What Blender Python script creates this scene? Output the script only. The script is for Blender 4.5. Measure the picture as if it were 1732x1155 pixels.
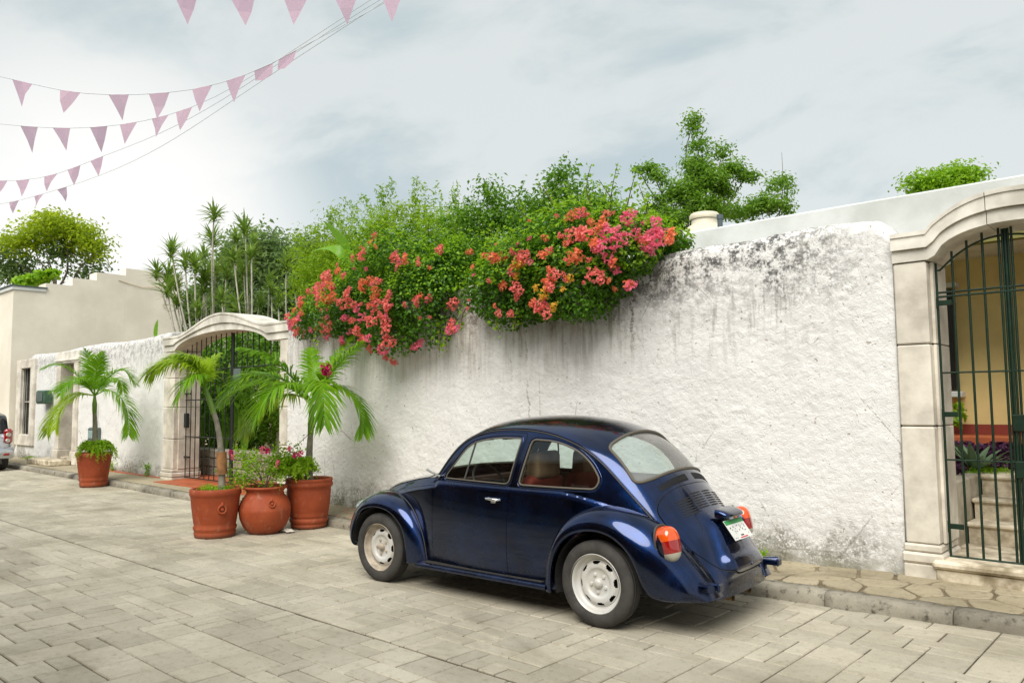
import bpy, math, random
import numpy as np
from mathutils import Vector, Matrix
from mathutils.geometry import delaunay_2d_cdt
PI = math.pi
R = math.radians
rnd = random.Random(7)
nrs = np.random.RandomState(11)
scene = bpy.context.scene
col = scene.collection
for o in list(bpy.data.objects): bpy.data.objects.remove(o)

# ------------------------------------------------------------------ camera
cam_d = bpy.data.cameras.new('camera'); cam = bpy.data.objects.new('camera', cam_d); col.objects.link(cam)
scene.camera = cam
cam_d.sensor_width = 36.0; cam_d.lens = 27.4; cam_d.clip_start = .05; cam_d.clip_end = 3000
_a, _t, _r = R(47.7), R(4.4), R(.6)
_fw = Vector((-math.cos(_a)*math.cos(_t), math.sin(_a)*math.cos(_t), math.sin(_t)))
_rt = _fw.cross(Vector((0, 0, 1))).normalized(); _up = _rt.cross(_fw)
_r2 = _rt*math.cos(_r)-_up*math.sin(_r); _u2 = _up*math.cos(_r)+_rt*math.sin(_r)
cam.matrix_world = Matrix(((_r2.x, _u2.x, -_fw.x, 0), (_r2.y, _u2.y, -_fw.y, 0), (_r2.z, _u2.z, -_fw.z, 1.65), (0, 0, 0, 1)))

# ------------------------------------------------------------------ light
SUN_AZ_VEC = Vector((.30, -.74, 0)).normalized(); SUN_EL = R(50)
world = bpy.data.worlds.new('World'); scene.world = world; world.use_nodes = True
sun_d = bpy.data.lights.new('sun', 'SUN'); sun = bpy.data.objects.new('sun', sun_d); col.objects.link(sun)
sun_d.energy = 1.5; sun_d.angle = R(44); sun_d.color = (1, .955, .89)
_sd = Vector((SUN_AZ_VEC.x*math.cos(SUN_EL), SUN_AZ_VEC.y*math.cos(SUN_EL), math.sin(SUN_EL)))
sun.rotation_euler = _sd.to_track_quat('Z', 'Y').to_euler()
vs = scene.view_settings
scene.display_settings.display_device = 'sRGB'
vs.view_transform = 'Standard'; vs.look = 'None'; vs.exposure = 1.43; vs.gamma = 1.0; vs.use_curve_mapping = False

class NT:
    """tiny node-graph writer"""
    def __init__(s, nt): s.nt = nt; s.n = nt.nodes; s.l = nt.links
    def add(s, t, **kw):
        n = s.n.new(t)
        for k, v in kw.items(): setattr(n, k, v)
        return n
    def put(s, sock, v):
        if hasattr(v, 'is_output'): s.l.new(v, sock)
        elif isinstance(v, (tuple, list)) and len(v) == 3 and sock.type == 'RGBA': sock.default_value = (*v, 1)
        else: sock.default_value = v
    def math(s, op, a, b=None, clamp=False):
        n = s.add('ShaderNodeMath', operation=op, use_clamp=clamp); s.put(n.inputs[0], a)
        if b is not None: s.put(n.inputs[1], b)
        return n.outputs[0]
    def mix(s, f, a, b, mode='MIX'):
        n = s.add('ShaderNodeMix', data_type='RGBA', blend_type=mode); n.clamp_factor = True
        s.put(n.inputs[0], f); s.put(n.inputs[6], a); s.put(n.inputs[7], b); return n.outputs[2]
    def ramp(s, v, lo, hi, a=0., b=1., smooth=True):
        n = s.add('ShaderNodeMapRange', interpolation_type='SMOOTHSTEP' if smooth else 'LINEAR')
        s.put(n.inputs[0], v); n.inputs[1].default_value = lo; n.inputs[2].default_value = hi
        n.inputs[3].default_value = a; n.inputs[4].default_value = b; return n.outputs[0]
    def noise(s, vec, scale, detail=4, rough=.55, dist=0., out=0):
        n = s.add('ShaderNodeTexNoise'); s.put(n.inputs['Vector'], vec); n.inputs['Scale'].default_value = scale
        n.inputs['Detail'].default_value = detail; n.inputs['Roughness'].default_value = rough; n.inputs['Distortion'].default_value = dist
        return n.outputs[out]
    def voro(s, vec, scale, feature='F1', rnd_=1.):
        n = s.add('ShaderNodeTexVoronoi', feature=feature); s.put(n.inputs['Vector'], vec); n.inputs['Scale'].default_value = scale
        n.inputs['Randomness'].default_value = rnd_; return n
    def mapv(s, vec, loc=(0, 0, 0), rot=(0, 0, 0), sc=(1, 1, 1)):
        n = s.add('ShaderNodeMapping'); s.put(n.inputs[0], vec); n.inputs[1].default_value = loc
        n.inputs[2].default_value = rot; n.inputs[3].default_value = sc; return n.outputs[0]
    def xyz(s, vec):
        n = s.add('ShaderNodeSeparateXYZ'); s.put(n.inputs[0], vec); return n.outputs

# ---- world: Nishita sky under a broken, bright cloud layer
W = NT(world.node_tree); W.n.clear()
wout = W.add('ShaderNodeOutputWorld'); bg = W.add('ShaderNodeBackground'); W.l.new(bg.outputs[0], wout.inputs[0])
sky = W.add('ShaderNodeTexSky', sky_type='NISHITA'); sky.sun_disc = False
sky.sun_elevation = SUN_EL; sky.sun_rotation = math.atan2(SUN_AZ_VEC.x, SUN_AZ_VEC.y)
gen = W.add('ShaderNodeTexCoord').outputs['Generated']
gx_, gy_, gz_ = W.xyz(gen)
zc = W.math('ADD', W.math('MAXIMUM', gz_, 0.0), .22)
cv = W.add('ShaderNodeCombineXYZ'); W.put(cv.inputs[0], W.math('DIVIDE', gx_, zc)); W.put(cv.inputs[1], W.math('DIVIDE', gy_, zc))
cn = W.noise(W.mapv(cv.outputs[0], loc=(3.3, 1.2, 0), rot=(0, 0, R(30)), sc=(1.0, 1.3, 1)), 2.2, 9, .56, .35)
cn2 = W.noise(W.mapv(cv.outputs[0], loc=(8, 2, 0), rot=(0, 0, R(35)), sc=(1, 1.5, 1)), .55, 3, .5, .3)
cl = W.ramp(W.math('ADD', W.math('MULTIPLY', cn, .62), W.math('MULTIPLY', cn2, .5)), .46, .615)
ccol = W.mix(cl, (4.25, 4.95, 5.1), (5.9, 6.2, 6.1))
gl = W.add('ShaderNodeVectorMath', operation='DOT_PRODUCT'); W.put(gl.inputs[0], gen); gl.inputs[1].default_value = Vector((-.93, .335, .15)).normalized()
ccol = W.mix(W.ramp(gl.outputs['Value'], .955, 1.0), ccol, (8.6, 8.4, 8.0))
hz_ = W.ramp(gz_, .0, .30, 1., 0.)
ccol = W.mix(W.math('MULTIPLY', hz_, .45), ccol, (6.6, 6.6, 6.5))
W.l.new(W.mix(.90, sky.outputs[0], ccol), bg.inputs[0]); bg.inputs[1].default_value = .05

# ------------------------------------------------------------------ object helpers
def tag(o, label=None, cat=None, group=None, kind=None):
    if label: o['label'] = label
    if cat: o['category'] = cat
    if group: o['group'] = group
    if kind: o['kind'] = kind
    return o
def empty(name, loc=(0, 0, 0), rz=0., **kw):
    o = bpy.data.objects.new(name, None); col.objects.link(o); o.location = loc; o.rotation_euler = (0, 0, rz)
    o.empty_display_size = .1
    return tag(o, **kw)
def link(name, me, parent=None, loc=None, rot=None, **kw):
    o = bpy.data.objects.new(name, me); col.objects.link(o)
    if parent is not None: o.parent = parent
    if loc is not None: o.location = loc
    if rot is not None: o.rotation_euler = rot
    return tag(o, **kw)
def copy_tree(o, parent=None):
    c = o.copy(); col.objects.link(c); c.parent = parent
    for ch in list(o.children): copy_tree(ch, c)
    return c
def mesh(name, V, F, mats, smooth=False, mi=None, normals=None):
    me = bpy.data.meshes.new(name)
    V = np.asarray(V, dtype=np.float32)
    if isinstance(F, np.ndarray):
        k = F.shape[1]; n = len(F)
        me.vertices.add(len(V)); me.vertices.foreach_set('co', V.ravel())
        me.loops.add(n*k); me.loops.foreach_set('vertex_index', F.astype(np.int32).ravel())
        me.polygons.add(n); me.polygons.foreach_set('loop_start', np.arange(0, n*k, k, dtype=np.int32))
        try: me.polygons.foreach_set('loop_total', np.full(n, k, dtype=np.int32))
        except Exception: pass
        me.update(calc_edges=True)
    else:
        me.from_pydata([tuple(v) for v in V.tolist()], [], F)
    if not isinstance(mats, (list, tuple)): mats = [mats]
    for m in mats: me.materials.append(m)
    if mi is not None: me.polygons.foreach_set('material_index', np.asarray(mi, dtype=np.int32))
    if smooth is True: me.polygons.foreach_set('use_smooth', np.ones(len(me.polygons), dtype=bool))
    elif smooth is not False: me.polygons.foreach_set('use_smooth', np.asarray(smooth, dtype=bool))
    me.validate(clean_customdata=False)
    if normals is not None and len(normals) == len(me.vertices):
        me.normals_split_custom_set_from_vertices([tuple(n) for n in np.asarray(normals).tolist()])
    me.update()
    return me
class MB:
    """mesh builder: collects shapes, links them as ONE mesh object"""
    def __init__(s): s.V = []; s.F = []; s.S = []; s.M = []; s.cur = 0
    def raw(s, V, F, smooth=False):
        b = len(s.V); s.V += [tuple(v) for v in V]
        for f in F: s.F.append([b+i for i in f]); s.S.append(smooth); s.M.append(s.cur)
        return s
    def box(s, x0, x1, y0, y1, z0, z1, bev=0., rot=None, piv=None):
        if bev <= 0:
            V = [(x, y, z) for z in (z0, z1) for y in (y0, y1) for x in (x0, x1)]
            F = [(0, 2, 3, 1), (4, 5, 7, 6), (0, 1, 5, 4), (2, 6, 7, 3), (0, 4, 6, 2), (1, 3, 7, 5)]
        else:
            b = bev; V = []; F = []
            # 24-vertex chamfered box
            def idx(i, j, k, a): return ((i*2+j)*2+k)*3+a
            X = (x0, x1); Y = (y0, y1); Z = (z0, z1)
            for i in (0, 1):
                for j in (0, 1):
                    for k in (0, 1):
                        dx = b if i == 0 else -b; dy = b if j == 0 else -b; dz = b if k == 0 else -b
                        V += [(X[i], Y[j]+dy, Z[k]+dz), (X[i]+dx, Y[j], Z[k]+dz), (X[i]+dx, Y[j]+dy, Z[k])]
            for i in (0, 1):
                q = [idx(i, 0, 0, 0), idx(i, 1, 0, 0), idx(i, 1, 1, 0), idx(i, 0, 1, 0)]; F.append(q if i else q[::-1])
                q = [idx(0, i, 0, 1), idx(0, i, 1, 1), idx(1, i, 1, 1), idx(1, i, 0, 1)]; F.append(q if i else q[::-1])
                q = [idx(0, 0, i, 2), idx(1, 0, i, 2), idx(1, 1, i, 2), idx(0, 1, i, 2)]; F.append(q if i else q[::-1])
            for a in (0, 1):
                for c in (0, 1):
                    q = [idx(a, c, 0, 0), idx(a, c, 0, 1), idx(a, c, 1, 1), idx(a, c, 1, 0)]; F.append(q if a == c else q[::-1])
                    q = [idx(a, 0, c, 0), idx(a, 1, c, 0), idx(a, 1, c, 2), idx(a, 0, c, 2)]; F.append(q if a == c else q[::-1])
                    q = [idx(0, a, c, 1), idx(1, a, c, 1), idx(1, a, c, 2), idx(0, a, c, 2)]; F.append(q if a != c else q[::-1])
            for i in (0, 1):
                for j in (0, 1):
                    for k in (0, 1):
                        q = [idx(i, j, k, 0), idx(i, j, k, 1), idx(i, j, k, 2)]; F.append(q if (i+j+k) % 2 else q[::-1])
        if rot is not None:
            P = Vector(piv if piv is not None else ((x0+x1)/2, (y0+y1)/2, (z0+z1)/2))
            V = [P+rot @ (Vector(v)-P) for v in V]
        return s.raw(V, F)
    def tube(s, pts, r, n=8, caps=True, smooth=True):
        pts = [Vector(p) for p in pts]; m = len(pts)
        rr = r if isinstance(r, (list, tuple, np.ndarray)) else [r]*m
        V = []; ref = None
        for i, p in enumerate(pts):
            t = (pts[min(i+1, m-1)]-pts[max(i-1, 0)])
            if t.length < 1e-9: t = Vector((0, 0, 1))
            t.normalize()
            if ref is None:
                ref = Vector((0, 0, 1)) if abs(t.z) < .9 else Vector((1, 0, 0))
            a = t.cross(ref)
            if a.length < 1e-5: a = t.cross(Vector((0, 1, 0)))
            a.normalize(); b = t.cross(a); ref = a.cross(t)
            for k in range(n):
                w = 2*PI*k/n; V.append(p+(a*math.cos(w)+b*math.sin(w))*rr[i])
        F = [(i*n+k, i*n+(k+1) % n, (i+1)*n+(k+1) % n, (i+1)*n+k) for i in range(m-1) for k in range(n)]
        s.raw(V, F, smooth)
        if caps: s.raw([V[k] for k in range(n)], [tuple(range(n))[::-1]]); s.raw([V[(m-1)*n+k] for k in range(n)], [tuple(range(n))])
        return s
    def lathe(s, prof, n=48, c=(0, 0, 0), smooth=True, axis='z', a0=0., a1=2*PI):
        V = []; full = abs(a1-a0-2*PI) < 1e-6; m = n if full else n+1
        for (r, h) in prof:
            for k in range(m):
                w = a0+(a1-a0)*k/n; p = (r*math.cos(w), r*math.sin(w), h)
                if axis == 'y': p = (p[0], h, -p[1])
                if axis == 'x': p = (h, p[0], p[1])
                V.append((p[0]+c[0], p[1]+c[1], p[2]+c[2]))
        F = []
        for i in range(len(prof)-1):
            for k in range(n):
                k2 = (k+1) % m; F.append((i*m+k, i*m+k2, (i+1)*m+k2, (i+1)*m+k))
        return s.raw(V, F, smooth)
    def prism(s, poly, d0, d1, f, smooth=False):
        """poly: 2-D outline, f(u, v, d) -> point"""
        n = len(poly); V = [f(u, v, d0) for u, v in poly]+[f(u, v, d1) for u, v in poly]
        F = [tuple(range(n)), tuple(range(2*n-1, n-1, -1))]+[(i, i+n, (i+1) % n+n, (i+1) % n) for i in range(n)]
        return s.raw(V, F, smooth)
    def build(s, name, mats, parent=None, **kw):
        me = mesh(name, s.V, s.F, mats, smooth=s.S, mi=s.M)
        return link(name, me, parent, **kw)

# ------------------------------------------------------------------ numeric helpers
def spline(P, n=None, t=None, tq=None):
    """natural cubic spline through rows of P; returns n samples (or at tq)"""
    P = np.asarray(P, float)
    if P.ndim == 1: P = P[:, None]
    m = len(P)
    if t is None:
        d = np.r_[0, np.cumsum(np.linalg.norm(np.diff(P, axis=0), axis=1))]; t = d/d[-1]
    t = np.asarray(t, float); h = np.diff(t)
    A = np.zeros((m, m)); B = np.zeros((m, P.shape[1])); A[0, 0] = A[-1, -1] = 1
    for i in range(1, m-1):
        A[i, i-1] = h[i-1]; A[i, i] = 2*(h[i-1]+h[i]); A[i, i+1] = h[i]
        B[i] = 6*((P[i+1]-P[i])/h[i]-(P[i]-P[i-1])/h[i-1])
    M = np.linalg.solve(A, B)
    if tq is None: tq = np.linspace(t[0], t[-1], n)
    tq = np.asarray(tq, float); i = np.clip(np.searchsorted(t, tq, side='right')-1, 0, m-2)
    a = (t[i+1]-tq)[:, None]; b = (tq-t[i])[:, None]; hh = h[i][:, None]
    return M[i]*a**3/(6*hh)+M[i+1]*b**3/(6*hh)+(P[i]/hh-M[i]*hh/6)*a+(P[i+1]/hh-M[i+1]*hh/6)*b
def sst(x, a, b):
    t = np.clip((x-a)/(b-a), 0, 1); return t*t*(3-2*t)
def _fade(t): return t*t*t*(t*(t*6-15)+10)
_perm = np.random.RandomState(3).permutation(512); _perm = np.r_[_perm, _perm, _perm]
_grad = np.random.RandomState(4).normal(size=(512, 3)); _grad /= np.linalg.norm(_grad, axis=1)[:, None]
def perlin(x, y, z=0.):
    x, y, z = np.broadcast_arrays(np.asarray(x, float), y, z)
    xi = np.floor(x).astype(int); yi = np.floor(y).astype(int); zi = np.floor(z).astype(int)
    xf, yf, zf = x-xi, y-yi, z-zi; u, v, w = _fade(xf), _fade(yf), _fade(zf); xi &= 511; yi &= 511; zi &= 511
    r = 0
    for dx in (0, 1):
        for dy in (0, 1):
            for dz in (0, 1):
                g = _grad[_perm[_perm[_perm[(xi+dx) & 511]+((yi+dy) & 511)]+((zi+dz) & 511)] & 511]
                d = g[..., 0]*(xf-dx)+g[..., 1]*(yf-dy)+g[..., 2]*(zf-dz)
                r = r+d*(u if dx else 1-u)*(v if dy else 1-v)*(w if dz else 1-w)
    return r
def fbm(x, y, z=0., o=4, g=.5):
    s = 0; a = 1.; f = 1.
    for _ in range(o): s = s+a*perlin(x*f, y*f, z*f+_*7.3); a *= g; f *= 2.03
    return s
def worley(x, y, seed=1, jitter=1.):
    """F1 and F2-F1 of jittered grid points"""
    x = np.asarray(x, float); y = np.asarray(y, float); xi = np.floor(x).astype(int); yi = np.floor(y).astype(int)
    f1 = np.full(x.shape, 9.); f2 = np.full(x.shape, 9.); idv = np.zeros(x.shape)
    for dx in (-1, 0, 1):
        for dy in (-1, 0, 1):
            cx = xi+dx; cy = yi+dy; h = _perm[_perm[(cx+seed*17) & 511]+(cy & 511)] & 511
            px = cx+.5+jitter*(_grad[h, 0])*.45; py = cy+.5+jitter*(_grad[h, 1])*.45
            d = np.hypot(x-px, y-py); nf = d < f1
            f2 = np.where(nf, f1, np.minimum(f2, d)); idv = np.where(nf, h/511., idv); f1 = np.where(nf, d, f1)
    return f1, f2-f1, idv
def inpoly(P, poly):
    x, y = P[:, 0], P[:, 1]; c = np.zeros(len(P), bool); n = len(poly)
    for i in range(n):
        x0, y0 = poly[i]; x1, y1 = poly[(i+1) % n]
        if y0 == y1: continue
        m = ((y0 > y) != (y1 > y)) & (x < (x1-x0)*(y-y0)/(y1-y0)+x0); c ^= m
    return c
def resample(poly, h, closed=True):
    P = np.asarray(poly, float); out = []
    n = len(P)
    for i in range(n if closed else n-1):
        a, b = P[i], P[(i+1) % n]; k = max(1, int(round(np.linalg.norm(b-a)/h)))
        for j in range(k): out.append(a+(b-a)*j/k)
    if not closed: out.append(P[-1])
    return np.array(out)
def round_poly(pts, rad, n=6):
    """round the corners of a polygon; rad may be per corner"""
    P = np.asarray(pts, float); m = len(P); out = []
    rr = rad if isinstance(rad, (list, tuple)) else [rad]*m
    for i in range(m):
        a, b, c = P[i-1], P[i], P[(i+1) % m]; r = rr[i]
        if r <= 0: out.append(b); continue
        d1 = a-b; d2 = c-b; l1 = np.linalg.norm(d1); l2 = np.linalg.norm(d2); q = min(r, l1*.49, l2*.49)
        p0 = b+d1/l1*q; p1 = b+d2/l2*q
        for j in range(n+1):
            t = j/n; out.append((1-t)**2*p0+2*t*(1-t)*b+t*t*p1)
    return np.array(out)
def offset_poly(poly, d):
    """shift a polygon inward (d>0) for counter-clockwise or clockwise alike"""
    P = np.asarray(poly, float); n = len(P)
    ar = .5*sum(P[i][0]*P[(i+1) % n][1]-P[(i+1) % n][0]*P[i][1] for i in range(n)); sg = 1 if ar > 0 else -1
    out = []
    for i in range(n):
        t = P[(i+1) % n]-P[i-1]; t = t/(np.linalg.norm(t)+1e-12); out.append(P[i]+sg*d*np.array([-t[1], t[0]]))
    return np.array(out)
def panel(outline, holes, fn, h=.02, thick=.0, flip=False, feat=()):
    """triangulate a 2-D region with holes, lift it with fn(u,v)->(n,3), give it a rim; returns V,F,N"""
    loops = [resample(outline, h)]+[resample(q, h*.8) for q in holes]
    lo = loops[0].min(0); hi = loops[0].max(0)
    g = []; dy = h*.87; k = 0; y = lo[1]+dy*.5
    while y < hi[1]:
        xs = np.arange(lo[0]+(h*.5 if k % 2 else 0), hi[0], h); g.append(np.c_[xs, np.full(len(xs), y)]); y += dy; k += 1
    G = np.concatenate(g); m = inpoly(G, loops[0])
    for q in loops[1:]: m &= ~inpoly(G, q)
    G = G[m]; B = np.concatenate(loops); fe = []; nB = len(B)
    for line in feat:    # feature lines the triangles must follow
        q = resample(line, h*1.2, closed=False); ok = inpoly(q, loops[0])
        for z_ in loops[1:]: ok &= ~inpoly(q, z_)
        ok &= np.sqrt(((q[:, None]-B[None, :nB])**2).sum(2)).min(1) > h*.45
        idx = np.cumsum(ok)-1+len(B); fe += [(int(idx[i]), int(idx[i+1])) for i in range(len(q)-1) if ok[i] and ok[i+1]]; B = np.concatenate([B, q[ok]])
    keep = np.ones(len(G), bool)
    for i in range(0, len(G), 2000):
        d = np.sqrt(((G[i:i+2000, None, :]-B[None])**2).sum(2)).min(1); keep[i:i+2000] = d > h*.5
    G = G[keep]; P = np.concatenate([B, G]); E = []; b = 0
    for q in loops:
        n = len(q); E += [(b+i, b+(i+1) % n) for i in range(n)]; b += n
    E += fe
    vs_, es_, fs_, ov, oe, of = delaunay_2d_cdt([Vector(p) for p in P.tolist()], E, [], 0, 1e-7)
    P2 = np.array([tuple(v) for v in vs_]); T = np.array([f for f in fs_ if len(f) == 3])
    C = P2[T].mean(1); m = inpoly(C, loops[0])
    for q in loops[1:]: m &= ~inpoly(C, q)
    T = T[m]
    if flip: T = T[:, ::-1]
    V = fn(P2[:, 0], P2[:, 1]); e = 8e-3
    du = fn(P2[:, 0]+e, P2[:, 1])-fn(P2[:, 0]-e, P2[:, 1]); dv = fn(P2[:, 0], P2[:, 1]+e)-fn(P2[:, 0], P2[:, 1]-e)
    N = np.cross(du, dv); N /= np.linalg.norm(N, axis=1)[:, None]+1e-12
    if flip: N = -N
    if thick > 0:
        used = np.unique(T); cnt = {}
        for t in T:
            for a, c in ((t[0], t[1]), (t[1], t[2]), (t[2], t[0])): cnt[(a, c)] = 1
        be = [(a, c) for (a, c) in cnt if (c, a) not in cnt]
        nv = len(V); V2 = V-N*thick
        VV = [V, V2]; NN = [N, -N]; FF = [T, (T+nv)[:, ::-1]]
        bV = []; bF = []; bN = []; base = 2*nv
        for a, c in be:
            p = [V[a], V[c], V2[c], V2[a]]; nn = np.cross(p[3]-p[0], p[1]-p[0]); nn /= np.linalg.norm(nn)+1e-12
            bV += p; bN += [nn]*4; bF += [(base, base+3, base+2), (base, base+2, base+1)]; base += 4
        VV.append(np.array(bV)); NN.append(np.array(bN)); FF.append(np.array(bF))
        V = np.concatenate(VV); N = np.concatenate(NN); T = np.concatenate(FF)
    return V, T, N
def drop_unused(V, T, N):
    u, inv = np.unique(T, return_inverse=True); return V[u], inv.reshape(T.shape), N[u]
def panel_obj(name, args, mat_, parent, **kw):
    V, T, N = drop_unused(*panel(*args, **kw))
    return link(name, mesh(name, V, T, mat_, smooth=True, normals=N), parent)

# ------------------------------------------------------------------ materials
def mat(name, c=(.5, .5, .5), rough=.6, metal=0., var=0., vs_=4., var2=0., bump=0., bs=40., bd=.01, coat=0., spec=.5, island=0., hue=None, sub=0.):
    m = bpy.data.materials.new(name); m.use_nodes = True; T = NT(m.node_tree); p = T.n['Principled BSDF']
    p.inputs['Base Color'].default_value = (*c, 1); p.inputs['Roughness'].default_value = rough; p.inputs['Metallic'].default_value = metal
    p.inputs['Coat Weight'].default_value = coat; p.inputs['Coat Roughness'].default_value = .04; p.inputs['Specular IOR Level'].default_value = spec
    oc = T.add('ShaderNodeTexCoord').outputs['Object']
    cc = None
    if var:
        f = T.noise(oc, vs_, 5, .6)
        c2 = hue if hue else tuple(x*(1-var) for x in c); c1 = tuple(min(1, x*(1+var*.6)) for x in c)
        cc = T.mix(T.ramp(f, .3, .7), c2, c1)
    if island:
        g = T.add('ShaderNodeNewGeometry').outputs['Random Per Island']; ob = T.add('ShaderNodeObjectInfo').outputs['Random']
        rr = T.math('FRACT', T.math('ADD', g, ob)); sc = T.ramp(rr, 0, 1, 1-island, 1+island, smooth=False)
        mm = T.add('ShaderNodeVectorMath', operation='SCALE'); T.put(mm.inputs[0], cc if cc is not None else c); T.put(mm.inputs['Scale'], sc); cc = mm.outputs[0]
    if cc is not None: T.l.new(cc, p.inputs['Base Color'])
    if bump:
        b = T.add('ShaderNodeBump'); b.inputs['Strength'].default_value = bump; b.inputs['Distance'].default_value = bd
        T.l.new(T.noise(oc, bs, 5, .6), b.inputs['Height']); T.l.new(b.outputs[0], p.inputs['Normal'])
    return m
def leaf_mat(name, c1, c2, trans=.35, rough=.45, vs_=2.5):
    m = bpy.data.materials.new(name); m.use_nodes = True; T = NT(m.node_tree); p = T.n['Principled BSDF']; out = T.n['Material Output']
    oc = T.add('ShaderNodeTexCoord').outputs['Object']; g = T.add('ShaderNodeNewGeometry').outputs['Random Per Island']
    ob = T.add('ShaderNodeObjectInfo').outputs['Random']; f = T.noise(oc, vs_, 3, .6)
    k = T.math('ADD', T.math('MULTIPLY', T.math('FRACT', T.math('ADD', g, ob)), .65), T.math('MULTIPLY', T.ramp(f, .35, .65), .35))
    cc = T.mix(k, c1, c2); T.l.new(cc, p.inputs['Base Color']); p.inputs['Roughness'].default_value = rough; p.inputs['Specular IOR Level'].default_value = .35
    tr = T.add('ShaderNodeBsdfTranslucent'); T.l.new(T.mix(.35, cc, tuple(min(1, a*1.6) for a in c2)), tr.inputs[0])
    mx = T.add('ShaderNodeMixShader'); mx.inputs[0].default_value = trans
    T.l.new(p.outputs[0], mx.inputs[1]); T.l.new(tr.outputs[0], mx.inputs[2]); T.l.new(mx.outputs[0], out.inputs[0])
    return m
def glass_mat(name, tint=(.86, .93, .9), ior=1.5, rough=.0, dirt=.0):
    m = bpy.data.materials.new(name); m.use_nodes = True; T = NT(m.node_tree); T.n.remove(T.n['Principled BSDF']); out = T.n['Material Output']
    tr = T.add('ShaderNodeBsdfTransparent'); tr.inputs[0].default_value = (*tint, 1)
    gl_ = T.add('ShaderNodeBsdfGlossy'); gl_.inputs['Roughness'].default_value = rough
    ge = T.add('ShaderNodeNewGeometry'); dp = T.add('ShaderNodeVectorMath', operation='DOT_PRODUCT'); T.l.new(ge.outputs['Incoming'], dp.inputs[0]); T.l.new(ge.outputs['Normal'], dp.inputs[1])
    f0 = ((ior-1)/(ior+1))**2*2
    fr = T.math('ADD', T.math('MULTIPLY', T.math('POWER', T.math('SUBTRACT', 1., T.math('ABSOLUTE', dp.outputs['Value'])), 5.), 1-f0), f0, True)
    mx = T.add('ShaderNodeMixShader'); T.l.new(fr, mx.inputs[0]); T.l.new(tr.outputs[0], mx.inputs[1]); T.l.new(gl_.outputs[0], mx.inputs[2])
    if dirt:
        df = T.add('ShaderNodeBsdfDiffuse'); df.inputs[0].default_value = (.6, .6, .56, 1); m2 = T.add('ShaderNodeMixShader')
        oc = T.add('ShaderNodeTexCoord').outputs['Object']
        T.l.new(T.ramp(T.noise(oc, 3.5, 4, .6), .3, .75, dirt*.3, dirt), m2.inputs[0]); T.l.new(mx.outputs[0], m2.inputs[1]); T.l.new(df.outputs[0], m2.inputs[2]); mx = m2
    T.l.new(mx.outputs[0], out.inputs[0]); return m
# ================================================================== THE SETTING
_wx = [-45, -27.5, -20, -16.5, -12.2, -9.8, -6.5, -4, -2.16, 6]; _wy = [7.75, 7.56, 7.42, 7.31, 7.22, 7.02, 7.05, 7.22, 7.42, 7.6]
_kx = [-60, -30, -20, -14, -9, -5, -2, 1, 8]; _ky = [6.7, 6.55, 6.5, 6.32, 6.20, 6.22, 6.39, 6.55, 6.7]
_sx = np.linspace(-60, 8, 400); _syk = spline(np.array(_ky)[:, None], t=_kx, tq=_sx)[:, 0]
_sx2 = np.linspace(-45, 6, 400); _syw = spline(np.array(_wy)[:, None], t=_wx, tq=_sx2)[:, 0]
def Yk(x): return np.interp(x, _sx, _syk)
def Yw(x): return np.interp(x, _sx2, _syw)

def stone_paving_mat(name, c1, c2, dirt, isl=.10, stain=.35, oil=False):
    m = bpy.data.materials.new(name); m.use_nodes = True; T = NT(m.node_tree); p = T.n['Principled BSDF']
    pos = T.add('ShaderNodeNewGeometry').outputs['Position']; isn = T.add('ShaderNodeNewGeometry').outputs['Random Per Island']; ob = T.add('ShaderNodeObjectInfo').outputs['Random']
    a = T.ramp(T.noise(pos, 1.1, 5, .62), .32, .68); b = T.noise(pos, 16, 5, .7); c = T.noise(pos, 130, 3, .6)
    col_ = T.mix(a, c1, c2); col_ = T.mix(T.math('MULTIPLY', T.ramp(b, .50, .72), stain), col_, dirt)
    d = T.ramp(T.noise(T.mapv(pos, sc=(.8, 1.6, 1)), .55, 4, .6, 1.), .52, .72); col_ = T.mix(T.math('MULTIPLY', d, stain), col_, dirt)
    if oil:   # oil drips and a few broad damp patches
        vo = T.voro(T.mapv(pos, sc=(1, 1, .01)), .85); sp = T.math('ADD', vo.outputs['Distance'], T.math('MULTIPLY', T.math('SUBTRACT', T.noise(pos, 7, 4, .6), .5), .22))
        col_ = T.mix(T.math('MULTIPLY', T.ramp(sp, .13, .03), .55), col_, (.10, .085, .06))
        col_ = T.mix(T.math('MULTIPLY', T.ramp(T.noise(T.mapv(pos, sc=(.25, 1.6, 1)), 1.3, 4, .6), .53, .66), .22), col_, (.20, .17, .12))
    rr = T.math('FRACT', T.math('ADD', isn, T.math('MULTIPLY', ob, 1.0)))
    sc = T.math('MULTIPLY', T.ramp(rr, 0, 1, 1-isl, 1+isl, smooth=False), T.ramp(c, .3, .7, .90, 1.08))
    mm = T.add('ShaderNodeVectorMath', operation='SCALE'); T.put(mm.inputs[0], col_); T.put(mm.inputs['Scale'], sc); T.l.new(mm.outputs[0], p.inputs['Base Color'])
    T.l.new(T.ramp(b, .3, .7, .72, .9), p.inputs['Roughness'])
    bu = T.add('ShaderNodeBump'); bu.inputs['Strength'].default_value = .5; bu.inputs['Distance'].default_value = .004
    T.l.new(T.math('ADD', T.noise(pos, 45, 6, .7), T.math('MULTIPLY', T.noise(pos, 9, 3, .6), 1.5)), bu.inputs['Height']); T.l.new(bu.outputs[0], p.inputs['Normal'])
    return m
m_pave = stone_paving_mat('street_stone', (.37, .335, .255), (.48, .44, .35), (.19, .16, .105), .12, .45, True)
m_joint = mat('joint_dirt', (.085, .068, .045), .95, var=.45, vs_=2.2)
m_side = stone_paving_mat('sidewalk_stone', (.30, .255, .165), (.40, .345, .235), (.14, .11, .065), .10, .6)
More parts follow.
